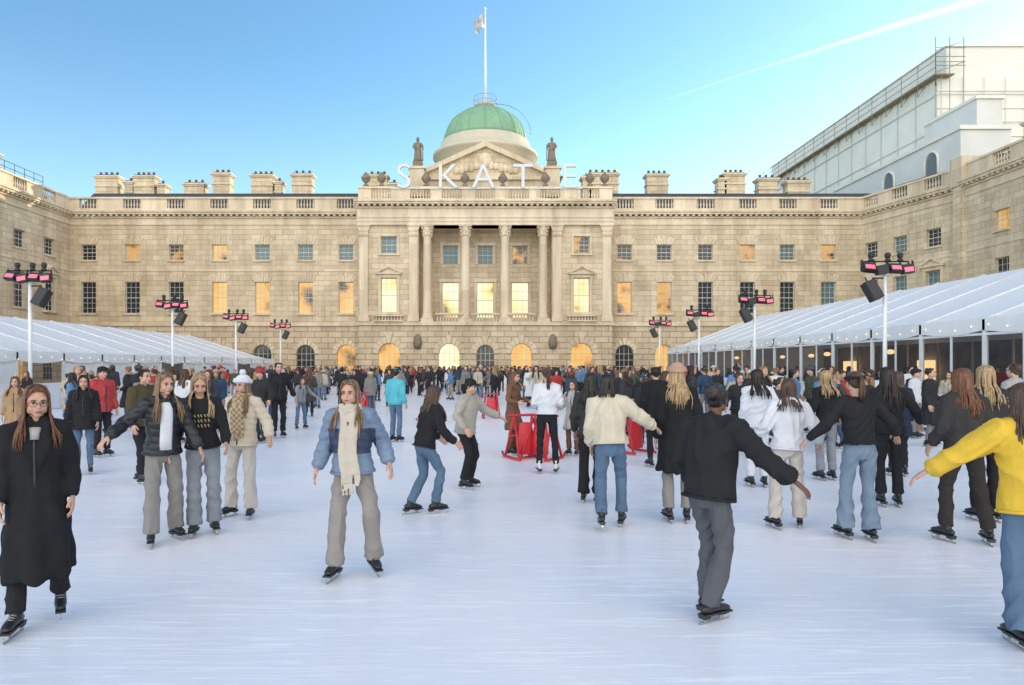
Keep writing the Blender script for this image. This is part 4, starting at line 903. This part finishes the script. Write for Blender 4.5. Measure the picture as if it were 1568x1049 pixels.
person('woman_in_white_hoodie',(3.43,7.75),174,1.68,('hoodie',WHT,.92,.03),wide(PNT),('bob',H_BRN,.24),lean=4,side=-3,fR=(-.16,.06,0,-18,0),fL=(.15,-.04,0,18,0),hR=(.22,.08,-.41),hL=(.18,.16,-.40),head=(-12,0),seed=23)
person('woman_in_black_top',(5.5,11),185,1.74,('hoodie',BKC,.93,.025),reg(DNG),('long',H_BL,.28),q=1,hR=(.15,.1,-.44),hL=(.15,.1,-.44),seed=24)
person('woman_in_black_jumper',(3.96,7.22),180,1.77,('sweater',BKC,1.0,.02),(DNL,.064,.092),('ponytail',H_BRN,.20),hat=('band',BKC),lean=4,side=2,fR=(-.10,-.04,0,-8,0),fL=(.11,.08,0,8,0),hR=(.32,.1,-.36),hL=(.30,.12,-.38),seed=25)
person('woman_dressed_in_black',(5.3,8.95),170,1.8,('jacket',BKC,.92,.02),reg(BKC),('long',H_DK,.42),q=1,hR=(.26,.1,-.38),lean=4,seed=26)
person('woman_in_charcoal_jacket',(4.98,7.1),178,1.80,('jacket',CHG,.90,.03),reg(C('trousers_brown_black',(.04,.032,.03))),('long',H_RED,.36),lean=4,side=-2,fR=(-.20,-.06,0,-16,0),fL=(.14,.06,0,12,0),hL=(.12,.08,-.46),hR=(.08,.1,-.47),seed=27)
person('blonde_woman_in_black_coat',(5.95,8.1),175,1.82,('jacket',CHG,.88,.03),reg(BKC),('long',H_BL,.36),q=1,seed=28)
person('woman_in_yellow_cardigan',(3.60,4.5),166,1.71,('sweater',YEL,.88,.038),(DNB,.078,.09),('long',H_BRN,.36),lean=6,fR=(-.08,.06,0,-10,0),fL=(.10,-.08,0,8,0),hL=(.44,.14,-.32),hR=(.15,.2,-.36),head=(20,6),seed=29)
person('man_in_pale_coat',(8.7,11.2),200,1.86,('coat',GRC,.7,.03),reg(BKC),('short',H_BRN),bust=2,q=1,seed=30)
person('woman_in_navy_coat',(6.9,11.4),170,1.72,('coat',C('coat_navy',(.02,.03,.06)),.7,.02),slim(BKC),('long',H_BRN,.3),q=1,seed=31)
person('man_in_black_coat',(3.1,12.4),185,1.8,('coat',BKW,.7,.03),slim(BKC),('short',H_DK),bust=2,q=1,seed=32)
AID=mat('red_plastic',(.55,.02,.03),.35,10,.08)
def aid(x,y,rz):
    e=empty('skating_aid',(x,y,.006),rz); m=MB()
    for s_ in (-1,1):
        m.tube([(s_*.28,-.45,.04),(s_*.28,.3,.03),(s_*.26,.42,.1)],[.025]*3,8); m.tube([(s_*.27,.25,.04),(s_*.22,.12,.5),(s_*.2,.0,.85)],[.025]*3,8)
        m.tube([(s_*.28,-.4,.04),(s_*.2,-.05,.8)],[.022]*2,8)
    m.tube([(-.32,0,.86),(.32,0,.86)],[.025]*2,8,rnd=True); m.tube([(-.25,.1,.45),(.25,.1,.45)],[.02]*2,8)
    m.tube([(0,-.15,.12),(0,-.14,.4),(0,-.1,.7)],[(.2,.03),(.19,.04),(.14,.03)],12,lat=(1,0,0),rnd=True)
    m.build('aid_frame',[AID],e)
for x,y,r in ((.75,13.6,.4),(1.15,13.5,-.6),(3.1,14.5,.5),(-4.5,24.5,.3),(-1.8,22.5,.9),(6.0,21,.2),(-9,22,1.2),(.2,24,.1),(4.2,19,2.0)): aid(x,y,r)
# ================================================================== CROWD
def randmat(name,cols,k,rough=.85):
    m,nt,p=newmat(name); N=nt.nodes; L=nt.links; oi=N.new('ShaderNodeObjectInfo'); a=N.new('ShaderNodeMath'); a.operation='MULTIPLY'; a.inputs[1].default_value=k; L.new(oi.outputs['Random'],a.inputs[0])
    f=N.new('ShaderNodeMath'); f.operation='FRACT'; L.new(a.outputs[0],f.inputs[0]); rp=N.new('ShaderNodeValToRGB'); rp.color_ramp.interpolation='CONSTANT'
    n=len(cols); e=rp.color_ramp.elements
    while len(e)<n: e.new(.5)
    for i,c in enumerate(cols): e[i].position=i/n; e[i].color=(*c,1)
    L.new(f.outputs[0],rp.inputs[0]); L.new(rp.outputs[0],p.inputs['Base Color']); p.inputs['Roughness'].default_value=rough; return m
K_=(.015,.015,.018)
CJ=randmat('crowd_jackets',[K_,(.03,.035,.06),K_,(.4,.03,.03),(.05,.045,.04),K_,(.45,.38,.28),(.02,.05,.10),K_,(.6,.6,.62),(.25,.12,.06),K_,(.06,.07,.04),(.1,.2,.35),(.2,.19,.18),(.03,.03,.035)],1)
CT=randmat('crowd_trousers',[K_,(.05,.08,.15),(.03,.03,.035),(.12,.18,.27),K_,(.2,.19,.18),(.3,.26,.2),K_],13.7)
CHR=randmat('crowd_hair',[(.02,.013,.01),(.08,.04,.02),(.25,.15,.07),(.04,.02,.015),(.15,.06,.03),(.35,.22,.1)],29.3,.6)
CHT=randmat('crowd_hats',[K_,(.5,.5,.5),(.4,.25,.2),(.05,.06,.1),(.4,.03,.03)],41.1)
var=[]
vs_=[dict(top=('jacket',CJ,.9,.03),hair=('long',CHR,.28)),
 dict(top=('coat',CJ,.6,.03),hair=('long',CHR,.3),hR=(.1,.2,-.35)),
 dict(top=('puffer',CJ,.86,.04),hair=('short',CHR),bust=2,fR=(-.14,.12,0,-5,0),fL=(.1,-.12,0,5,0)),
 dict(top=('jacket',CJ,.9,.035),hair=('short',CHR),hat=('beanie',CHT,True),bust=2,hL=(.2,.12,-.42)),
 dict(top=('hoodie',CJ,.92,.03),hair=('ponytail',CHR,.25),lean=8,fR=(-.16,.1,0,-10,0),fL=(.16,-.06,0,10,0),hL=(.25,.15,-.38),hR=(.2,.15,-.4)),
 dict(top=('coat',CJ,.5,.03),hair=('short',CHR),bust=2,hL=(.1,.15,-.42)),
 dict(top=('puffer',CJ,.8,.045),hair=('bob',CHR,.16),hat=('beanie',CHT,False)),
 dict(top=('jacket',CJ,.95,.025),hair=('long',CHR,.4),lean=5,hR=(.2,.25,-.2),hL=(.1,.1,-.48))]
for i,v in enumerate(vs_):
    var.append(person('crowd_person_mesh',(0,0),0,1.7,v.pop('top'),(CT,.064,.066),q=2,join=True,seed=50+i,skin=0,**v))
CR=empty('distant_crowd'); pos=[]
def put(x,y,mn=.55):
    for a,b in pos:
        if abs(a-x)<mn and abs(b-y)<mn: return False
    pos.append((x,y)); o=bpy.data.objects.new('crowd_skater',R.choice(var)); sc.collection.objects.link(o); o.parent=CR
    o.location=(x,y,.006); o.rotation_euler=(0,0,R.choice([0,math.pi,R.random()*6.28])+R.gauss(0,.5)); k=R.uniform(.9,1.08); o.scale=(k,k,k); return True
n=0
while n<350:
    y=24+42*R.random()**.75; x=R.uniform(-17.5,14); 
    if abs(x)<3 and y<29: continue
    n+=put(x,y)
n=0
while n<30:
    y=R.uniform(16,25); x=R.uniform(-.62*y,-.3*y)
    if x<-17.3: continue
    n+=put(x,y,.8)
n=0
while n<38:
    y=R.uniform(13.5,25); x=R.uniform(.2*y,.68*y)
    if x>14.2: continue
    n+=put(x,y,.7)
n=0
while n<90: n+=put(R.uniform(-30,30),R.uniform(67,73.5),.5)
n=0
while n<42: n+=put(R.uniform(16.2,21.8),R.uniform(18,57),.5)
# ================================================================== CONTRAIL
m,nt,p=newmat('contrail_vapour'); N=nt.nodes; L=nt.links; N.remove(p)
tc=N.new('ShaderNodeTexCoord'); sp=N.new('ShaderNodeSeparateXYZ'); L.new(tc.outputs['UV'],sp.inputs[0])
nz=N.new('ShaderNodeTexNoise'); nz.inputs['Scale'].default_value=1; nz.inputs['Detail'].default_value=5; mp=N.new('ShaderNodeMapping'); mp.inputs['Scale'].default_value=(60,3,1); L.new(tc.outputs['UV'],mp.inputs[0]); L.new(mp.outputs[0],nz.inputs['Vector'])
def mth(op,a,b=None):
    x=N.new('ShaderNodeMath'); x.operation=op; x.use_clamp=False
    for i,v in enumerate((a,b)):
        if v is None: continue
        if isinstance(v,(int,float)): x.inputs[i].default_value=v
        else: L.new(v,x.inputs[i])
    return x.outputs[0]
edge=mth('SUBTRACT',1,mth('MULTIPLY',mth('ABSOLUTE',mth('SUBTRACT',sp.outputs['Y'],.5)),2))
al=mth('SUBTRACT',mth('ADD',mth('MULTIPLY',edge,1.5),mth('MULTIPLY',nz.outputs['Fac'],1.0)),.9)
al=mth('MULTIPLY',al,mth('POWER',sp.outputs['X'],.7)); al=mth('MINIMUM',mth('MAXIMUM',al,0),.9)
em=N.new('ShaderNodeEmission'); em.inputs[0].default_value=(1,.98,.96,1); em.inputs[1].default_value=1.15; tr=N.new('ShaderNodeBsdfTransparent'); ms=N.new('ShaderNodeMixShader'); L.new(al,ms.inputs[0]); L.new(tr.outputs[0],ms.inputs[1]); L.new(em.outputs[0],ms.inputs[2]); L.new(ms.outputs[0],N['Material Output'].inputs[0])
m.cycles.emission_sampling='NONE'
a=Vector((1470,6000,2300)); b=Vector((4700,6000,3330)); me=bpy.data.meshes.new('contrail'); n=Vector((-.3,0,.95)).normalized()
me.from_pydata([a-n*14,b-n*62,b+n*62,a+n*14],[],[(0,1,2,3)]); uv=me.uv_layers.new(); 
for i,c in enumerate(((0,0),(1,0),(1,1),(0,1))): uv.data[i].uv=c
me.materials.append(m); o=bpy.data.objects.new('contrail',me); sc.collection.objects.link(o)
# ================================================================== WORLD, SUN, CAMERA
SE,SA=rad(13.5),rad(53)
w=bpy.data.worlds.new('World'); sc.world=w; w.use_nodes=True; nt=w.node_tree; bg=nt.nodes['Background']; N=nt.nodes; L=nt.links
sky=N.new('ShaderNodeTexSky'); sky.sky_type='NISHITA'; sky.sun_disc=False; sky.sun_elevation=SE; sky.sun_rotation=SA; sky.air_density=1.0; sky.dust_density=.4; sky.ozone_density=1.5
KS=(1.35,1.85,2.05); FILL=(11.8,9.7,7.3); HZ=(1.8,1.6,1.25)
vm=N.new('ShaderNodeVectorMath'); vm.operation='MULTIPLY'; L.new(sky.outputs[0],vm.inputs[0]); vm.inputs[1].default_value=KS
tc=N.new('ShaderNodeTexCoord'); sp=N.new('ShaderNodeSeparateXYZ'); L.new(tc.outputs['Generated'],sp.inputs[0])
# added warm fill light, unseen behind the viewer, and pale horizon haze
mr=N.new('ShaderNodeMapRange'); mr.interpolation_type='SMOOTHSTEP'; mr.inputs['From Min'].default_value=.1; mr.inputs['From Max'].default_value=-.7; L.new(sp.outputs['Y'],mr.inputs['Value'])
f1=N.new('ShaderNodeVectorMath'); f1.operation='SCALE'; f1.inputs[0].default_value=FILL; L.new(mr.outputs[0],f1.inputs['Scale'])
mz=N.new('ShaderNodeMapRange'); mz.interpolation_type='SMOOTHSTEP'; mz.inputs['From Min'].default_value=.42; mz.inputs['From Max'].default_value=.0; L.new(sp.outputs['Z'],mz.inputs['Value'])
f2=N.new('ShaderNodeVectorMath'); f2.operation='SCALE'; f2.inputs[0].default_value=HZ; L.new(mz.outputs[0],f2.inputs['Scale'])
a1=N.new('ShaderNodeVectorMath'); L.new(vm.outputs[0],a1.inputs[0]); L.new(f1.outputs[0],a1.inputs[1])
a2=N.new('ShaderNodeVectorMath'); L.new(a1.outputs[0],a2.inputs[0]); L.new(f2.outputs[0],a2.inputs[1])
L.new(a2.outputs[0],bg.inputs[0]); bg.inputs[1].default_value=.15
sl=bpy.data.lights.new('sun','SUN'); sl.energy=4.5; sl.angle=rad(.5); sl.color=(1,.86,.66); so=bpy.data.objects.new('sun',sl); sc.collection.objects.link(so)
dv=Vector((math.sin(SA)*math.cos(SE),math.cos(SA)*math.cos(SE),math.sin(SE))); so.rotation_euler=(-dv).to_track_quat('-Z','Y').to_euler(); so.location=(20,60,60)
cam=bpy.data.cameras.new('camera'); co=bpy.data.objects.new('camera',cam); sc.collection.objects.link(co); co.location=(0,0,1.85); co.rotation_euler=(math.pi/2,0,0)
cam.lens=24; cam.sensor_width=36; cam.shift_x=.0261; cam.shift_y=.0226; cam.clip_end=20000; sc.camera=co
sc.view_settings.view_transform='Standard'; sc.view_settings.look='None'; sc.view_settings.exposure=0
